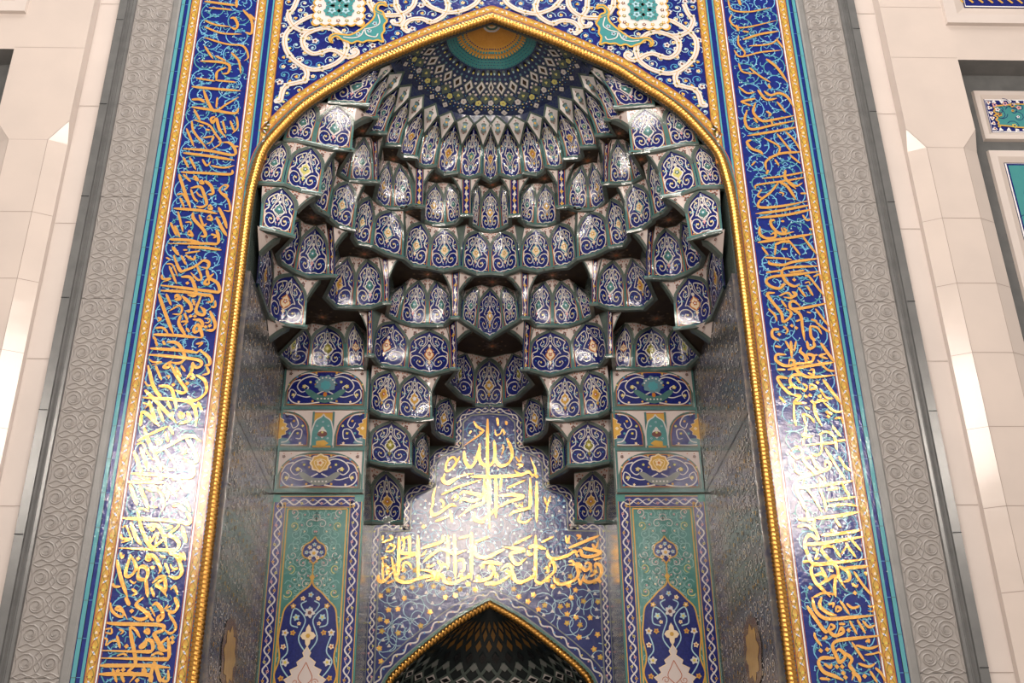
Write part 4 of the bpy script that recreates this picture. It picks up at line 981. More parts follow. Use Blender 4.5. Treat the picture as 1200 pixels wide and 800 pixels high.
def reveal(side, label):
    mir = side > 0; X = -3.0; fn = sfn(X)
    root = empty('side_reveal', (side*3.0, 1.45, 0), label, 'tiled side wall', 'glazed side walls of the alcove')
    b = MB(); b.box((X-.34, .085, 0), (X, 2.9, 8.83), 'reveal'); b.build('tiled_face', root, mir)
    t = MB()
    scroll_field(t, fn, .12, 2.8, .3, ZP-.1, .24, .012, ('ivory', 'grey', 'blush'), seed=4, off=.006)
    scroll_field(t, fn, .12, 2.8, ZP+.1, 8.75, .24, .012, ('ivory', 'grey', 'grey'), seed=5, off=.006)
    t.build('scrollwork', root, mir)
    j = MB(); ribbon(j, [(.04, ZP), (2.9, ZP)], .022, fn, 'black', off=.012); ribbon(j, [(.3, 0), (.3, ZP)], .010, fn, 'slate', off=.011); ribbon(j, [(2.6, 0), (2.6, ZP)], .010, fn, 'slate', off=.011); j.build('joint', root, mir)
    c = pz; m = MB(); p = onX(268, 768, -3.0)
    blob(m, p.y, p.z, .30, fn, 'umber', off=.010, lobes=8, depth=.10, ex=1.5, ey=1.5); blob(m, p.y, p.z, .24, fn, 'gold', off=.013, lobes=8, depth=.25, ex=1.4, ey=1.4); m.build('medallion', root, mir)
reveal(-1, 'glazed tile side wall of the alcove, on the left behind the rope moulding')
reveal(1, 'glazed tile side wall of the alcove, on the right behind the rope moulding')
F29 = plane_fn(2.9)
def vine_border(mb, fn, x0, x1, z0, z1, w, base, edge='gold'):
    P = [(x0+w/2, z0), (x0+w/2, z1-w/2), (x1-w/2, z1-w/2), (x1-w/2, z0)]
    Q = resample([(x0+w/2, z0), (x0+w/2, z1-w/2)], .03), resample([(x0+w/2, z1-w/2), (x1-w/2, z1-w/2)], .03), resample([(x1-w/2, z1-w/2), (x1-w/2, z0)], .03)
    for q in Q:
        ribbon(mb, q, w, fn, base, off=.006)
        h = w/2
        def at(i, d):
            a = q[max(0, i-1)]; b = q[min(len(q)-1, i+1)]; dx, dz = b[0]-a[0], b[1]-a[1]; l = math.hypot(dx, dz) or 1
            return (q[i][0]-dz/l*d, q[i][1]+dx/l*d)
        for s in (1, -1): ribbon(mb, [at(i, s*h*.92) for i in range(len(q))], .010, fn, edge, off=.012)
        ribbon(mb, [at(i, h*.5*math.sin(i*.03/.26*2*math.pi)) for i in range(len(q))], .020, fn, 'ivory', off=.010)
        ribbon(mb, [at(i, -h*.4*math.sin(i*.03/.26*2*math.pi)) for i in range(len(q))], .008, fn, 'blush', off=.009)
        for j in range(int(len(q)*.03/.13)):
            i = int((j+.5)*.13/.03)
            if i < len(q):
                x, z = at(i, h*.30*(-1 if j % 2 == 0 else 1)); flower(mb, x, z, .022, fn, ('gold', 'pink', 'lemon')[j % 3], 'brownred', off=.014)
from mathutils.geometry import tessellate_polygon
def fillp(mb, P, m, fn, off):
    for t in tessellate_polygon([[Vector((x, z, 0)) for x, z in P]]): mb.poly([fn(P[i][0], P[i][1], off) for i in t], m)
def mirx(P, cx): return P+[(2*cx-x, z) for x, z in P[::-1]]
def pier_panel(side, label):
    mir = side > 0; fn = F29
    root = empty('pier_panel', (side*2.37, 2.9, 0), label, 'tile panel', 'tall turquoise tile panels on the piers')
    x0, x1 = -3.0, -1.76; cx = (x0+x1)/2-.0
    fn = plane_fn(2.885); f = MB(); f.box((x0+.005, 2.885, 0.02), (x1+.01, 2.9, ZP-.02), 'turq_panel'); f.build('tile_field', root, mir)
    b = MB(); vine_border(b, fn, x0+.02, x1-.01, .05, ZP-.04, .17, 'navy'); 
    vine = b
    for x in (x0+.22, x1-.21): ribbon(vine, [(x, .05), (x, ZP-.23)], .018, fn, 'gold', off=.012)
    ribbon(vine, [(x0+.22, ZP-.23), (x1-.21, ZP-.23)], .018, fn, 'gold', off=.012)
    b.build('vine_border', root, mir)
    g = MB(); a0, a1 = x0+.26, x1-.25
    rg = random.Random(8); pk = []
    for _ in range(4000):
        x = cx-rg.random()*(cx-a0); zz = 2.4+rg.random()*(ZP-.28-2.4)
        if any((x-p[0])**2+(zz-p[1])**2 < .088**2 for p in pk) or x < a0+.05: continue
        pk.append((x, zz)); n_ = len(pk); a_ = rg.random()*6.3; s_ = 1 if n_ % 2 else -1
        for h in (1, -1):
            X_ = cx+(x-cx)*h
            ribbon(g, spiral(X_, zz, .066, .018, (a_ if h > 0 else math.pi-a_), s_*h*1.05, 11), .013, fn, ('vpale', 'ivory', 'vpale', 'lemon')[n_ % 4], off=.008, taper=.4)
            ribbon(g, cr([(X_+.06*math.cos(a_)*h, zz+.06*math.sin(a_)), (X_+.09*math.cos(a_+.6)*h, zz+.09*math.sin(a_+.6)), (X_+.085*math.cos(a_+1.3)*h, zz+.085*math.sin(a_+1.3))], 3), .012, fn, 'vpale', off=.008)
            blob(g, X_, zz, .016, fn, ('cream', 'vpale', 'pink')[n_ % 3], off=.012, lobes=3, depth=.4)
    g.build('scrollwork', root, mir)
    z = lambda v: onY(370, v, 2.9).z
    m = MB()
    zt = z(687); zsh = z(740); zb = 1.6
    half = [(cx, zt+.10), (cx-.03, zt), (cx-.14, zt-.09), (cx-.24, zt-.20), (cx-.33, zt-.30), (cx-.36, zt-.46), (cx-.385, zt-.70), (cx-.35, zt-.95), (cx-.40, zt-1.15), (cx-.36, zt-1.3), (cx-.37, zb), (cx, zb)]
    hp = cr(half[:-2], 4)+[half[-2], half[-1]]
    P = [p for p in hp]+[(2*cx-x, zz) for x, zz in hp[::-1]]
    fillp(m, P, 'navy', fn, .016); ribbon(m, P, .020, fn, 'gold', off=.020, closed=True)
    m.build('arched_field', root, mir)
    q = MB()
    for h in (1, -1):
        for (pts) in ([(0, zt-.9), (.12, zt-.7), (.05, zt-.45), (.2, zt-.3), (.24, zt-.5), (.14, zt-.55)], [(0, zt-1.3), (.2, zt-1.2), (.33, zt-1.0), (.25, zt-.85), (.32, zt-.6)], [(.05, zt-.2), (.12, zt-.25), (.05, zt-.35), (0, zt-.28)], [(0, zt-1.5), (.15, zt-1.4), (.3, zt-1.5), (.2, zt-1.6)], [(.02, zt-1.75), (.2, zt-1.7), (.33, zt-1.85), (.2, zt-2.0)]):
            ribbon(q, cr([(cx+h*x, zz) for x, zz in pts], 6), .016, fn, 'paleblue', off=.022)
        for x, dz, r, c1, c2 in ((.10, .17, .035, 'cream', 'gold'), (.17, .42, .05, 'paleblue', 'yellow'), (.22, .27, .04, 'gold', 'cream'), (.30, .62, .05, 'ivory', 'gold'), (.20, .62, .04, 'gold', 'rust'), (.31, .80, .04, 'cream', 'rust'), (.27, 1.0, .055, 'ivory', 'yellow'), (.31, 1.2, .04, 'gold', 'rust'), (.25, 1.38, .05, 'ivory', 'gold'), (.12, 1.45, .04, 'cream', 'rust'), (.32, 1.5, .035, 'gold', 'rust'), (.13, .5, .03, 'cream', 'gold'), (.12, 1.7, .05, 'ivory', 'gold')):
            flower(q, cx+h*x, zt-dz, r, fn, c1, c2, off=.026)
    flower(q, cx, zt-.12, .04, fn, 'paleblue', 'gold', off=.026); flower(q, cx, zt-.36, .075, fn, 'ivory', 'brownred', off=.026)
    q.build('blossoms', root, mir)
    c = MB()
    hv = [(0, -.80), (.05, -.88), (.03, -.93), (.12, -1.0), (.10, -1.05), (.20, -1.10), (.17, -1.16), (.27, -1.22), (.22, -1.27), (.25, -1.36), (.15, -1.33), (.08, -1.42), (.03, -1.52), (.08, -1.60), (0, -1.72)]
    Pv = [(cx+x, zt+zz+.0) for x, zz in hv]+[(cx-x, zt+zz) for x, zz in hv[::-1]]
    fillp(c, Pv, 'blush', fn, .028); ribbon(c, Pv, .014, fn, 'cream', off=.031, closed=True)
    blob(c, cx, zt-.66, .10, fn, 'cream', off=.028, lobes=4, depth=.5, ey=1.5, rot=math.pi/2); blob(c, cx, zt-.66, .03, fn, 'gold', off=.032)
    for h in (1, -1):
        ribbon(c, cr([(cx, zt-1.3), (cx+h*.09, zt-1.2), (cx+h*.04, zt-1.08), (cx+h*.0, zt-1.0)], 4), .010, fn, 'rust', off=.031)
        ribbon(c, spiral(cx+h*.12, zt-1.25, .05, .01, 0, h*1.2, 10), .008, fn, 'rust', off=.031)
    c.build('palmette', root, mir)
    e = MB(); ze = z(648)
    he = [(0, .22), (.05, .15), (.13, .10), (.16, 0), (.13, -.06), (.06, -.09), (.0, -.16)]
    Pe = cr([(cx+x, ze+zz) for x, zz in he], 4)+cr([(cx-x, ze+zz) for x, zz in he[::-1]], 4)
    fillp(e, Pe, 'navy', fn, .016); ribbon(e, Pe, .018, fn, 'gold', off=.020, closed=True)
    flower(e, cx, ze-.01, .07, fn, 'ivory', 'gold', off=.024)
    for dx, dz, cc in ((-.10, 0, 'paleblue'), (.10, 0, 'paleblue'), (0, .11, 'paleblue'), (-.06, .07, 'cream'), (.06, .07, 'cream'), (-.05, -.07, 'cream'), (.05, -.07, 'cream')): flower(e, cx+dx, ze+dz, .032, fn, cc, 'gold', off=.024)
    ribbon(e, [(cx, ze-.14), (cx, zt+.1)], .016, fn, 'gold', off=.018); blob(e, cx, ze-.34, .04, fn, 'gold', off=.022, lobes=6, depth=.3)
    e.build('pendant', root, mir)
pier_panel(-1, 'tall turquoise tile panel with navy arch and pink palmette, on the left pier')
pier_panel(1, 'tall turquoise tile panel with navy arch and pink palmette, on the right pier')
# --- three rows of lunettes above each pier panel
class Flat:
    def __init__(s, x0, x1, z0, z1, Y): s.x0, s.x1, s.z0, s.z1, s.Y = x0, x1, z0, z1, Y; s.W = x1-x0; s.H = z1-z0; s.y0 = Y
    def P(s, x, t, off=0): return Vector((s.x0+s.W*x, s.Y-off, s.z0+s.H*t))
def lunette(side, z0, z1, kind, label):
    mir = side > 0
    root = empty('lunette_panel', (side*2.37, 2.9, z0), label, 'tile panel', 'lunette tile panels above the piers')
    x0, x1 = -2.995, -1.765
    b = MB(); b.box((x0, 2.87, z0), (x1, 2.9, z1-.004), 'blush'); b.build('corner_field', root, mir)
    fn = plane_fn(2.87); W = x1-x0; cx = (x0+x1)/2; H = z1-z0
    def arch_poly(a, c, hh, n=24, ins=0):
        P = [(a+ins, z0+.05+ins)]
        for i in range(n+1):
            q = i/n; x = -1+2*q; zz = (1-abs(x)**2.6)**.55
            P.append((a+ins+(c-a-2*ins)*q, z0+.05+ins+hh*.38+(hh*.62-2*ins)*zz))
        P.append((c-ins, z0+.05+ins)); return P
    def half_arch(a, c, hh, left, ins=0, n=14):   # quarter arch, high at the outer edge
        P = []
        for i in range(n+1):
            q = i/n; zz = (1-q**2.6)**.5; x = a+(c-a-ins)*q if left else c-(c-a-ins)*q
            P.append((x, z0+.05+ins+hh*.3+(hh*.7-2*ins)*zz))
        e = (c-ins) if left else (a+ins); o = a if left else c
        P.append((e, z0+.05+ins)); P.append((o, z0+.05+ins)); return P
    f = MB(); s = MB()
    def drawfield(P, Q):
        fillp(f, P, 'slate', fn, .006); fillp(f, Q, 'navy', fn, .012); ribbon(f, Q, .012, fn, 'amber', off=.014, closed=True); ribbon(f, P, .010, fn, 'green', off=.009, closed=True)
    if kind != 'triple':
        drawfield(arch_poly(x0+.04, x1-.04, H-.07), arch_poly(x0+.04, x1-.04, H-.07, ins=.035))
        for h in (1, -1):
            M = lambda L: [(cx+h*x*W, z0+z*H) for x, z in L]
            for L in ([(.04, .70), (.16, .80), (.28, .72), (.33, .55), (.27, .42), (.20, .52), (.25, .60)], [(.06, .18), (.2, .14), (.35, .16), (.42, .30), (.40, .48), (.34, .40), (.37, .28)], [(.30, .72), (.38, .66), (.43, .48)], [(.02, .45), (.12, .35), (.22, .30), (.33, .36)], [(.1, .82), (.2, .88), (.3, .84)]):
                ribbon(s, cr(M(L), 6), .019, fn, 'ivory', off=.018, taper=.3)
            for x, z, r, c1, c2 in ((.25, .55, .035, 'yellow', 'ivory'), (.37, .35, .03, 'yellow', 'ivory'), (.14, .2, .02, 'gold', None), (.30, .18, .02, 'cream', None), (.12, .88, .02, 'gold', None), (.18, .66, .022, 'lemon', None), (.42, .16, .02, 'aqua', None), (.34, .78, .02, 'sky', None), (.12, .6, .018, 'gold', None), (.43, .6, .016, 'lemon', None)):
                u, v = M([(x, z)])[0]; flower(s, u, v, r, fn, c1, c2, off=.022)
        for h in (1, -1):
            M = lambda L: [(cx+h*x*W, z0+z*H) for x, z in L]
            LL = cr(M([(0, .34), (.08, .36), (.18, .48), (.24, .46), (.18, .32), (.08, .20), (0, .16)]), 4); fillp(s, LL if h > 0 else LL[::-1], 'grey' if kind == 'diamond' else 'teal', fn, .020)
        for i in range(5): blob(s, cx+(i-2)*.05, z0+.26*H, .014, fn, 'ivory', off=.024)
        if kind == 'fan':
            blob(s, cx, z0+.62*H, .17, fn, 'paleteal', off=.022, lobes=9, depth=.18, ey=.85); blob(s, cx, z0+.58*H, .08, fn, 'aqua', off=.025, lobes=7, depth=.2); blob(s, cx, z0+.36*H, .03, fn, 'amber', off=.028, ey=1.3); 
            for i in range(7):
                a = .3+i*.42; blob(s, cx+.13*math.cos(a), z0+.60*H+.11*math.sin(a), .014, fn, 'ivory', off=.027)
        else:
            blob(s, cx, z0+.70*H, .15, fn, 'cream', off=.022, lobes=8, depth=.14, ey=.95); blob(s, cx, z0+.70*H, .125, fn, 'gold', off=.024, lobes=8, depth=.14, ey=.95); flower(s, cx, z0+.70*H, .06, fn, 'cream', 'amber', off=.028)
            for h in (1, -1): ribbon(s, cr([(cx, z0+.5*H), (cx+h*.06, z0+.62*H), (cx+h*.08, z0+.74*H), (cx, z0+.8*H)], 4), .010, fn, 'cream', off=.029)
    else:
        wv = W*.36
        for left in (True, False):
            a, c = (x0+.0, x0+wv) if left else (x1-wv, x1)
            drawfield(half_arch(a, c, H-.07, left), half_arch(a, c, H-.07, left, ins=.035))
            o = a if left else c; d = 1 if left else -1
            for L in ([(.10, .2), (.3, .25), (.5, .5), (.72, .5), (.7, .3), (.55, .3)], [(.15, .9), (.45, .85), (.6, .65), (.45, .55), (.35, .68)], [(.1, .15), (.4, .14), (.8, .15)]):
                ribbon(s, cr([(o+d*x*wv, z0+z*H) for x, z in L], 5), .018, fn, 'ivory', off=.018, taper=.3)
            hb = [(o, z0+.80*H), (o+d*.06, z0+.74*H), (o+d*.05, z0+.68*H), (o+d*.11, z0+.64*H), (o+d*.09, z0+.58*H), (o+d*.14, z0+.53*H), (o+d*.09, z0+.46*H), (o+d*.10, z0+.40*H), (o+d*.04, z0+.36*H), (o+d*.04, z0+.30*H), (o, z0+.28*H)]
            fillp(s, hb, 'gold', fn, .022); ribbon(s, hb, .010, fn, 'cream', off=.025); blob(s, o+d*.05, z0+.54*H, .028, fn, 'cream', off=.026, lobes=4, depth=.3)
            fillp(s, [(o, z0+.14*H), (o+d*.4*wv, z0+.18*H), (o+d*.3*wv, z0+.30*H), (o, z0+.32*H)], 'paleteal', fn, .017)
            for x, z, cc in ((.6, .42, 'yellow'), (.45, .72, 'gold'), (.75, .6, 'lemon'), (.7, .18, 'cream'), (.35, .42, 'aqua')): flower(s, o+d*x*wv, z0+z*H, .022, fn, cc, None, off=.022)
        a, c = x0+wv+.03, x1-wv-.03
        fillp(f, [(a, z0+.05), (c, z0+.05), (c, z1-.04), (a, z1-.04)], 'amber2', fn, .010); fillp(f, [(a+.012, z0+.06), (c-.012, z0+.06), (c-.012, z1-.055), (a+.012, z1-.055)], 'gold', fn, .013)
        for x in (a, c): ribbon(f, [(x, z0+.04), (x, z1-.03)], .03, fn, 'teal', off=.016)
        mx = (a+c)/2; P = mirx(cr([(mx-.155, z0+.08), (mx-.155, z0+.42*H), (mx-.13, z0+.62*H), (mx-.10, z0+.74*H), (mx-.03, z0+.82*H), (mx, z1-.07)], 3), mx)
        fillp(s, P, 'teal2', fn, .018); ribbon(s, P, .018, fn, 'ivory', off=.021)
        blob(s, mx, z0+.44*H, .062, fn, 'ivory', off=.022, lobes=4, depth=.3, ey=1.5, rot=math.pi/2); blob(s, mx, z0+.40*H, .045, fn, 'brownred', off=.025, ex=1.6, n=10); blob(s, mx, z0+.44*H, .018, fn, 'lemon', off=.028)
        blob(s, mx, z0+.18*H, .05, fn, 'gold', off=.022, ex=1.9, lobes=5, depth=.2)
        for dx, dz in ((-.08, .3), (.08, .3), (-.08, .6), (.08, .6), (0, .7)): flower(s, mx+dx, z0+dz*H, .018, fn, 'paleblue', 'brownred', off=.023)
    ribbon(f, [(x0, z0+.025), (x1, z0+.025)], .045, fn, 'teal', off=.02)
    ribbon(f, [(x0+.02, z0), (x0+.02, z1)], .03, fn, 'teal', off=.018); ribbon(f, [(x1-.02, z0), (x1-.02, z1)], .03, fn, 'teal', off=.018)
    for x in (x0+.10, x1-.10): flower(f, x, z1-.085, .028, fn, 'brownred', 'grey', off=.012)
    for x in (x0+.20, x1-.20, x0+.10, x1-.10): blob(f, x, z1-.04, .010, fn, 'rust', off=.012, n=4)
    f.build('arched_field', root, mir); s.build('scrollwork', root, mir)
for side, sn in ((-1, 'left'), (1, 'right')):
    lunette(side, ZP, 5.95+EYE, 'diamond', 'navy lunette with a gold lozenge, directly above the %s turquoise pier panel' % sn)
    lunette(side, 5.95+EYE, 6.58+EYE, 'triple', 'three part tile row with small gold and teal centre panel, above the %s pier' % sn)
    lunette(side, 6.58+EYE, 7.24+EYE, 'fan', 'navy lunette with a grey-teal fan blossom, top row above the %s pier' % sn)
# ------------------------------------------------------------------ inscription wall at the back of the recess
YI = 4.2; FI = plane_fn(YI)
SMALL = [(0, 4.11+EYE)]+[pz(u, v, YI) for u, v in ((538.6,728),(504,754),(480,774),(467,786),(456,800))]
x_, z_ = SMALL[-1]; SMALL += [(x_-.10, z_-.35), (x_-.16, z_-.8), (x_-.17, z_-1.2)]
SA = cr(SMALL, 8)
iw = empty('gilt_inscription', (0, YI, 0), 'stepped navy wall with gilt script between the piers, over the small rope arch', 'inscription panel')
b = MB()
so = offs(SA, 0.02)
a = [Vector((x, YI, z)) for x, z in so]+[Vector((so[-1][0], YI, 0))]; c_ = [Vector((-1.735, YI, z if i < len(so) else 0)) for i, (x, z) in enumerate(so+[(0, 0)])]
top = 8.84
b.grid([a, c_], 'slate', flip=True); b.poly([a[0], Vector((0, YI, top)), Vector((-1.735, YI, top)), c_[0]], 'slate')
n0 = len(b.v); b.v += [(-x, y, z) for x, y, z in b.v]; b.f += [tuple(n0+i for i in f[::-1]) for f in b.f]; b.m += b.m[:]
b.build('tile_field', iw)
OUT = [pz(u, v, YI) for u, v in ((575,485),(552,487),(543,495),(542,525),(518,535),(511,543),(510,572),(487,580),(482,587),(481,622),(446,623),(444,640),(435,800))]
OUT[0] = (0, OUT[0][1]); OUT[-1] = (OUT[-3][0]-.0, .5); OUT[-2] = (OUT[-3][0], OUT[-2][1])
nf = MB()
def zout(x):
    x = -abs(x)
    for (xa, za), (xb, zb) in zip(OUT, OUT[1:]):
        if xb <= x <= xa: return za+(zb-za)*(xa-x)/max(1e-6, xa-xb)
    return OUT[-2][1]
hh_ = offs(SA, .05)
def zin(x):
    x = -abs(x)
    for (xa, za), (xb, zb) in zip(hh_, hh_[1:]):
        if xb <= x <= xa: return za+(zb-za)*(xa-x)/max(1e-6, xa-xb)
    return 0.0
xs_ = sorted(set([-abs(OUT[-2][0])+.001+i*(abs(OUT[-2][0])-.001)/120 for i in range(121)]+[p[0]+e for p in OUT[:-2] for e in (-.0005, .0005) if p[0]+e < 0]))
xs_ = [x for x in xs_ if x > OUT[-2][0]]
xs_ = xs_+[-x for x in xs_[::-1] if x < -1e-4]
nf.grid([[Vector((x, YI-.006, zin(x))) for x in xs_], [Vector((x, YI-.006, zout(x))) for x in xs_]], 'inscription_navy')
nf.build('navy_ground', iw)
bd = MB()
for mirr in (1, -1):
    P = resample([(mirr*x, z) for x, z in OUT], .025)
    L = [(p[0], p[1]) for p in P]
    def at(i, d):
        a = L[max(0, i-2)]; b2 = L[min(len(L)-1, i+2)]; dx, dz = b2[0]-a[0], b2[1]-a[1]; l = math.hypot(dx, dz) or 1
        return (L[i][0]-mirr*dz/l*d, L[i][1]+mirr*dx/l*d)
    n = len(L)
    ribbon(bd, [at(i, -.065) for i in range(n)], .13, FI, 'midnight', off=.012)
    ribbon(bd, [at(i, -.0) for i in range(n)], .022, FI, 'grey', off=.016); ribbon(bd, [at(i, -.13) for i in range(n)], .018, FI, 'grey', off=.016); ribbon(bd, [at(i, -.155) for i in range(n)], .02, FI, 'slate', off=.015)
    ribbon(bd, [at(i, -.065+.032*math.sin(i*.025/.22*2*math.pi)) for i in range(n)], .020, FI, 'ivory', off=.018)
    ribbon(bd, [at(i, -.065-.030*math.sin(i*.025/.22*2*math.pi)) for i in range(n)], .008, FI, 'blush', off=.017)
    for j in range(int(n*.025/.11)):
        i = min(n-1, int((j+.5)*.11/.025)); x, z = at(i, -.065-.028*(-1 if j % 2 else 1)); blob(bd, x, z, .018, FI, ('ivory', 'lemon', 'pink')[j % 3], off=.020, lobes=5, depth=.3)
bd.build('vine_border', iw)
ab = MB()
for (d, w, m) in ((.235, .018, 'grey'), (.165, .13, 'midnight'), (.095, .018, 'grey'), (.07, .03, 'green'), (.052, .012, 'grey')):
    h = offs(SA, d); P = [(-x, z) for x, z in h[::-1]]+h[1:]
    ribbon(ab, P, w, FI, m, off=.014 if w > .1 else .018)
h = resample(offs(SA, .165), .025)
for mirr in (1, -1):
    q = [(mirr*x, z) for x, z in h]
    W_ = []
    for i in range(len(q)):
        a = q[max(0, i-1)]; b2 = q[min(len(q)-1, i+1)]; dx, dz = b2[0]-a[0], b2[1]-a[1]; l = math.hypot(dx, dz) or 1; d = .03*math.sin(i*.025/.24*2*math.pi); W_.append((q[i][0]-dz/l*d, q[i][1]+dx/l*d))
    ribbon(ab, W_, .022, FI, 'ivory', off=.020)
    for i in range(4, len(q), 5): blob(ab, q[i][0], q[i][1], .014, FI, ('pink', 'yellow', 'sky')[i % 3], off=.021)
ab.build('arch_border', iw)
# ground of scrolls and blossoms
def zarch(x):
    x = -abs(x); 
    for (xa, za), (xb, zb) in zip(h, h[1:]):
        if xb <= x <= xa: return za+(zb-za)*(xa-x)/max(1e-6, xa-xb)
    return 0
def zstep(x):
    x = abs(x); px_ = [(-p[0], p[1]) for p in OUT]
    if x < px_[3][0]: return px_[1][1]
    if x < px_[6][0]: return px_[4][1]
    if x < px_[9][0]: return px_[7][1]
    if x < px_[10][0]: return px_[10][1]
    return -1
gr = MB(); rr = random.Random(21); pts = []
for _ in range(2600):
    x = (rr.random()*2-1)*1.7; z = 4.6+rr.random()*3.9
    if z > zout(x)-.05 or z < zarch(x)+.13 or abs(x) > abs(OUT[-2][0])-.04: continue
    up = z > 6.3
    if x < -9 or any((x-p[0])**2+(z-p[1])**2 < (.078 if up else .105)**2 for p in pts): continue
    pts.append((x, z)); i = len(pts); s = 1 if i % 2 else -1
    if up:
        if i % 3 == 0: ribbon(gr, spiral(x, z, .16, .06, rr.random()*6, s*1.1, 14), .010, FI, 'sky', off=.008)
        blob(gr, x, z, .024, FI, 'paleblue' if i % 4 else 'ivory', off=.012, lobes=3, depth=.45, rot=-.5)
    else:
        if i % 2 == 0: ribbon(gr, spiral(x, z, .20, .07, rr.random()*6, s*1.2, 16), .012, FI, 'paleblue', off=.008)
        if i % 3: flower(gr, x, z, .046, FI, 'letter_gold' if i % 2 else 'gold', 'yellow', off=.012)
        else: blob(gr, x, z, .030, FI, 'ivory', off=.012, lobes=3, depth=.45, rot=-.5)
gr.build('flower_ground', iw)
lt = MB(); draw_strokes(lt, strokes(LETTERS_C, YI, .048), YI, 'letter_gold', off=.024); lt.build('gilt_lettering', iw)
fs = [(-x, z) for x, z in SA[::-1]]+SA[1:]
rope('rope_moulding', fs, .048, YI, 'small gilded rope moulding around the dark niche at the bottom', strands=.06, proud=.02)
# --- the small niche
ni = empty('inner_niche', (0, YI, 0), 'dark lozenge patterned niche under the small gilded rope arch', 'niche')
RX = -SA[-1][0]; zc = SA[-1][1]; za = SA[0][1]
sh = MB(); NU, NV = 24, 14
def niche(u, v, o=0):    # u 0..1 left to right, v 0 front arch .. 1 back; pointed half dome on a half round plan
    i = abs(2*u-1); 
    k = (1-i)*(len(SA)-1); k0 = int(min(len(SA)-2, (len(SA)-1)*(i))); f = (len(SA)-1)*i-k0
    x = SA[k0][0]+(SA[k0+1][0]-SA[k0][0])*f; z = SA[k0][1]+(SA[k0+1][1]-SA[k0][1])*f
    return x, z
# surface of meridians from the crown to the springing, swept from the left jamb round the back to the right jamb
import bisect
def crown(phi, t, o=0):  # phi 0..pi around, t 0 crown .. 1 springing (and on down the wall)
    if t <= 1:
        kk = t*(len(SA)-1); k0 = min(len(SA)-2, int(kk)); f = kk-k0
        r = -(SA[k0][0]+(SA[k0+1][0]-SA[k0][0])*f); z = SA[k0][1]+(SA[k0+1][1]-SA[k0][1])*f
    else: r = RX; z = zc-(t-1)*3.5
    r = max(0.0, r-o); dy = .82
    return Vector((-r*math.cos(phi), YI+.03+r*math.sin(phi)*dy, z-o*.5))
rows = [[crown(math.pi*j/32, i/24) for j in range(33)] for i in range(25)]+[[crown(math.pi*j/32, 1+i/4) for j in range(33)] for i in range(1, 5)]
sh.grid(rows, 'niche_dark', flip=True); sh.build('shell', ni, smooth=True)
lz = MB(); NN = 14
def lozenge(mb, pc, tc, dp, dt, m, o): mb.poly([crown(pc, tc-dt, o), crown(pc+dp, tc, o), crown(pc, tc+dt, o), crown(pc-dp, tc, o)], m)
for i in range(NN+1):
    ph = math.pi*i/NN
    for s in (1, -1):
        pts_ = [(max(0, min(math.pi, ph+s*(t-.30)*1.3)), t) for t in [.30+.70*q/24 for q in range(25)]]
        fn = lambda p, t, o=0: crown(p, t, o)
        ribbon(lz, pts_, .035, fn, 'slate', off=.02, sx=.8, sy=2.2)
    for t, sz, m in ((.12, .03, 'umber'), (.16, .03, 'umber'), (.21, .028, 'umber'), (.27, .03, 'black'), (.33, .03, 'grey'), (.46, .05, 'ivory'), (.46, .030, 'black'), (.72, .05, 'grey'), (.72, .03, 'navy')):
        off = .02+.004*(m == 'black' or m == 'navy')
        p2 = ph if t not in (.16, .27, .46) else ph+math.pi/NN/2
        if 0.05 < p2 < 3.1: lozenge(lz, p2, t, math.pi/NN*.36*(1 if sz > .04 else .8), sz if sz < .04 else sz*1.1, m, off+.004)
    for t in (.58, .62, .86):
        blob(lz, ph, t, .03, lambda p, t2, o=0: crown(p, t2, o), ('gold', 'ivory', 'sky')[i % 3], off=.024, sx=.8, sy=2.2)
lz.build('lozenge_net', ni)
# ------------------------------------------------------------------ sunburst cap over the fan of kites
cap = empty('sunburst_cap', (0, .5, 12.2), 'gold and turquoise sunburst cap of concentric tile rings at the crown of the vault', 'tile dome')
KP = [onZ(u, v, TZ[6]) for u, v in K6]
for p in KP: p.y = max(p.y, .06)
KP = [Vector((p.x, p.y)) for p in KP]; KP = KP+[Vector((-p.x, p.y)) for p in KP[::-1]]   # u = -7.5 .. 7.5
CC = (0.0, .10); ZC0 = onY(578, 28, .10).z
def kp(u):
    u = max(-8.4, min(8.4, u)); t = u+7.5; i = int(max(0, min(14, math.floor(t)))); f = t-i
    g = lambda j: KP[j] if 0 <= j < 16 else (KP[0]+(KP[0]-KP[1])*(-j) if j < 0 else KP[15]+(KP[15]-KP[14])*(j-15))
    P0, P1, P2, P3 = g(i-1), g(i), g(i+1), g(i+2)
    return (2*P1+(P2-P0)*f+(2*P0-5*P1+4*P2-P3)*f*f+(3*P1-P0-3*P2+P3)*f**3)*.5
def cp(u, r, o=0):
    k = kp(u); x = CC[0]+(k.x-CC[0])*r; y = CC[1]+(k.y-CC[1])*r
    z = ZC0+(TZ[6]-ZC0)*r**1.25
    return Vector((x, y-o*.5, z-o*.85))
def capring(mb, r0, r1, m, o=0):
    us = [-8.4+16.8*i/120 for i in range(121)]
    mb.grid([[cp(u, r0+(r1-r0)*j/4, o) for u in us] for j in range(5)], m, flip=False)
def cblob(mb, u, r, s, m, o=.01, **k):
    w = max(.04, (kp(u+.5)-kp(u-.5)).length*r); blob(mb, u, r, s, lambda a, b, oo=0: cp(a, b, oo), m, off=o, sx=w, sy=1.55, **k)
def rhomb(mb, u, r, du, dr, m, o): mb.poly([cp(u, r-dr, o), cp(u+du, r, o), cp(u, r+dr, o), cp(u-du, r, o)], m)
g = MB(); capring(g, 0.0, .36, 'gold_cap'); g.build('gold_centre', cap, smooth=True)
t = MB(); capring(t, .36, .50, 'turquoise'); t.build('turquoise_ring', cap, smooth=True)
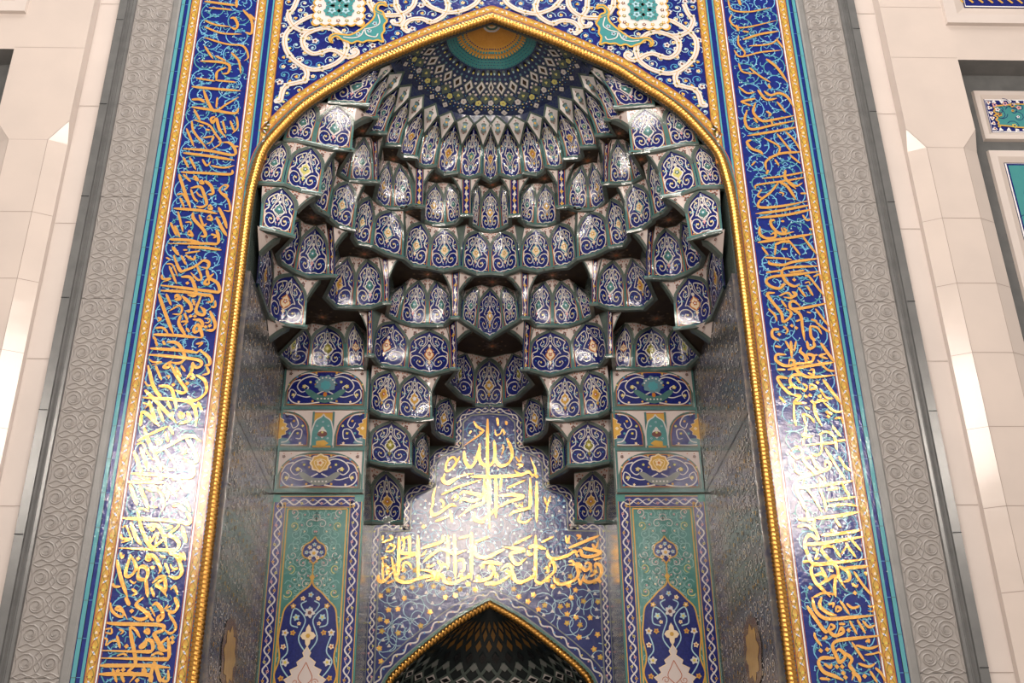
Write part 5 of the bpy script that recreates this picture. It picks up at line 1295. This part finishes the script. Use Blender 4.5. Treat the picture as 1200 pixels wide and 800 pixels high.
nv = MB(); capring(nv, .50, 1.0, 'capnavy')
# fill between the cap edge and the kites
us = [-8.4+16.8*i/120 for i in range(121)]
nv.grid([[cp(u, 1.0) for u in us], [cp(u, 1.07)+Vector((0, 0, -.18)) for u in us]], 'capnavy'); nv.build('navy_ring', cap, smooth=True)
d = MB()
for i in range(-34, 35):
    u = i/4
    ribbon(d, [(u, .10), (u, .26)], .007, cp, 'amber', off=.008, sx=.12, sy=1.5)
for i in range(-17, 18):
    u = i/2
    cblob(d, u, .285, .012, 'midnight', .010); cblob(d, u, .325, .017, 'turquoise', .010, ey=1.4); cblob(d, u, .372, .018, 'gold_cap', .012, ey=1.5); cblob(d, u+.25, .345, .009, 'amber', .012)
for k, (r, m) in enumerate(((.06, 'green'), (.085, 'ivory'), (.04, 'cream'))):
    ribbon(d, [(uu, r) for uu in us], .03, cp, m, off=.012, sx=.05, sy=1.5)
for r in (.40, .43, .46, .49):
    for i in range(-34, 35):
        cblob(d, i/4+(.125 if int(r*100) % 2 else 0), r, .010, ('midnight', 'slate')[i % 2], .008, lobes=3, depth=.5)
d.build('sun_rays', cap)
for i in range(-8, 9):
    z = MB()
    for h in (0, .5):
        u = i+h
        if abs(u) > 8.3: continue
        cblob(z, u, .54, .026, 'slate' if h else 'black', .008, ey=1.8); cblob(z, u, .555, .014, 'lemon' if not h else 'paleblue', .012, ey=1.6); cblob(z, u, .61, .018, 'paleteal', .010, ey=1.3)
    u = i
    rhomb(z, u, .70, .47, .088, 'slate', .008); rhomb(z, u, .70, .36, .070, 'ivory', .014); rhomb(z, u, .70, .17, .040, 'brown', .018)
    for du, r in ((.5, .655), (.5, .745), (.28, .775), (-.28, .775)): cblob(z, u+du, r, .022, 'ivory' if du == .5 else 'blush', .012, lobes=5, depth=.2)
    rhomb(z, u+.5, .82, .44, .066, 'slate', .010); cblob(z, u+.5, .82, .028, 'lemon', .014, lobes=3, depth=.4)
    cblob(z, u, .865, .048, 'lemon' if i % 2 else 'ivory', .012, lobes=5, depth=.15); cblob(z, u, .865, .010, 'brownred', .016)
    for du in (.26, .5, .74): cblob(z, u+du, .905 if du == .5 else .90, .013, ('blush', 'lemon', 'blush')[int(du*4) % 3], .012)
    cblob(z, u, .965, .046, 'ivory', .012, lobes=4, depth=.3); cblob(z, u, .965, .009, 'brownred', .016)
    cblob(z, u+.25, .935, .012, 'lemon', .012); cblob(z, u-.25, .935, .012, 'lemon', .012)
    for du in (.12, .38, -.12, -.38): cblob(z, u+du, .89, .010, 'sky', .011)
    for du, r in ((.5, .76), (.5, .79), (0, .80), (.2, .84), (-.2, .84), (.5, .94), (.1, .92), (-.1, .92)): cblob(z, u+du, r, .008, 'sky', .009)
    z.build('ornament_ray', cap)
# round jewels in the kites of the topmost tier
# ------------------------------------------------------------------ camera, light
cam = bpy.data.cameras.new('camera'); cam.sensor_width = 36; cam.lens = F/1200*36; cam.clip_end = 200
co = bpy.data.objects.new('camera', cam); col.objects.link(co)
def dirv(a, b):
    r = Vector(ray(600+a, 400-b)); return r
fwd = Vector(ray(600, 400)).normalized()
rt = (Vector(ray(601, 400))-Vector(ray(600, 400))).normalized(); up = (Vector(ray(600, 399))-Vector(ray(600, 400))).normalized()
M = Matrix((rt, up, -fwd)).transposed().to_4x4(); M.translation = Vector((XC, -D, EYE)); co.matrix_world = M
S = bpy.context.scene; S.camera = co
def area(name, loc, tgt, size, power, rgb, shape='DISK'):
    l = bpy.data.lights.new(name, 'AREA'); l.shape = shape; l.size = size; l.energy = power; l.color = rgb
    o = bpy.data.objects.new(name, l); col.objects.link(o); o.location = loc
    o.rotation_euler = (Vector(tgt)-Vector(loc)).to_track_quat('-Z', 'Y').to_euler(); return o
WARM = (1, .90, .80)
def chandelier_lamps(cx, cy, cz, power, n, rad):
    for i in range(n):
        a = i*2.399963; r = rad*math.sqrt((i+.5)/n)
        l = bpy.data.lights.new('chandelier_lamp', 'POINT'); l.energy = power/n; l.color = WARM; l.shadow_soft_size = .11
        o = bpy.data.objects.new('chandelier_lamp', l); col.objects.link(o); o.location = (cx+r*math.cos(a), cy, cz+r*math.sin(a))
chandelier_lamps(-.4, -12, 12.1, 3100, 22, 2.0)
chandelier_lamps(-6.75, -12, 10.5, 2100, 12, 1.3)
chandelier_lamps(6.75, -12, 10.4, 2100, 12, 1.3)
area('hall_light', (0, -6.5, 27), (0, 0, 7), 9, 3300, (1, .95, .90))
w = bpy.data.worlds.new('world'); S.world = w; w.use_nodes = True
nt = w.node_tree; bg = nt.nodes['Background']
tc = nt.nodes.new('ShaderNodeTexCoord'); sx_ = nt.nodes.new('ShaderNodeSeparateXYZ'); cr_ = nt.nodes.new('ShaderNodeValToRGB')
nt.links.new(tc.outputs['Generated'], sx_.inputs[0]); nt.links.new(sx_.outputs['Z'], cr_.inputs[0]); nt.links.new(cr_.outputs[0], bg.inputs[0])
e = cr_.color_ramp.elements; e[0].position = .15; e[0].color = (1, .95, .90, 1); e[1].position = .62; e[1].color = (.30, .27, .25, 1)
bg.inputs[1].default_value = .58
S.view_settings.view_transform = 'Standard'; S.view_settings.look = 'None'; S.view_settings.gamma = 1; S.view_settings.exposure = 0.0
S.view_settings.use_curve_mapping = False
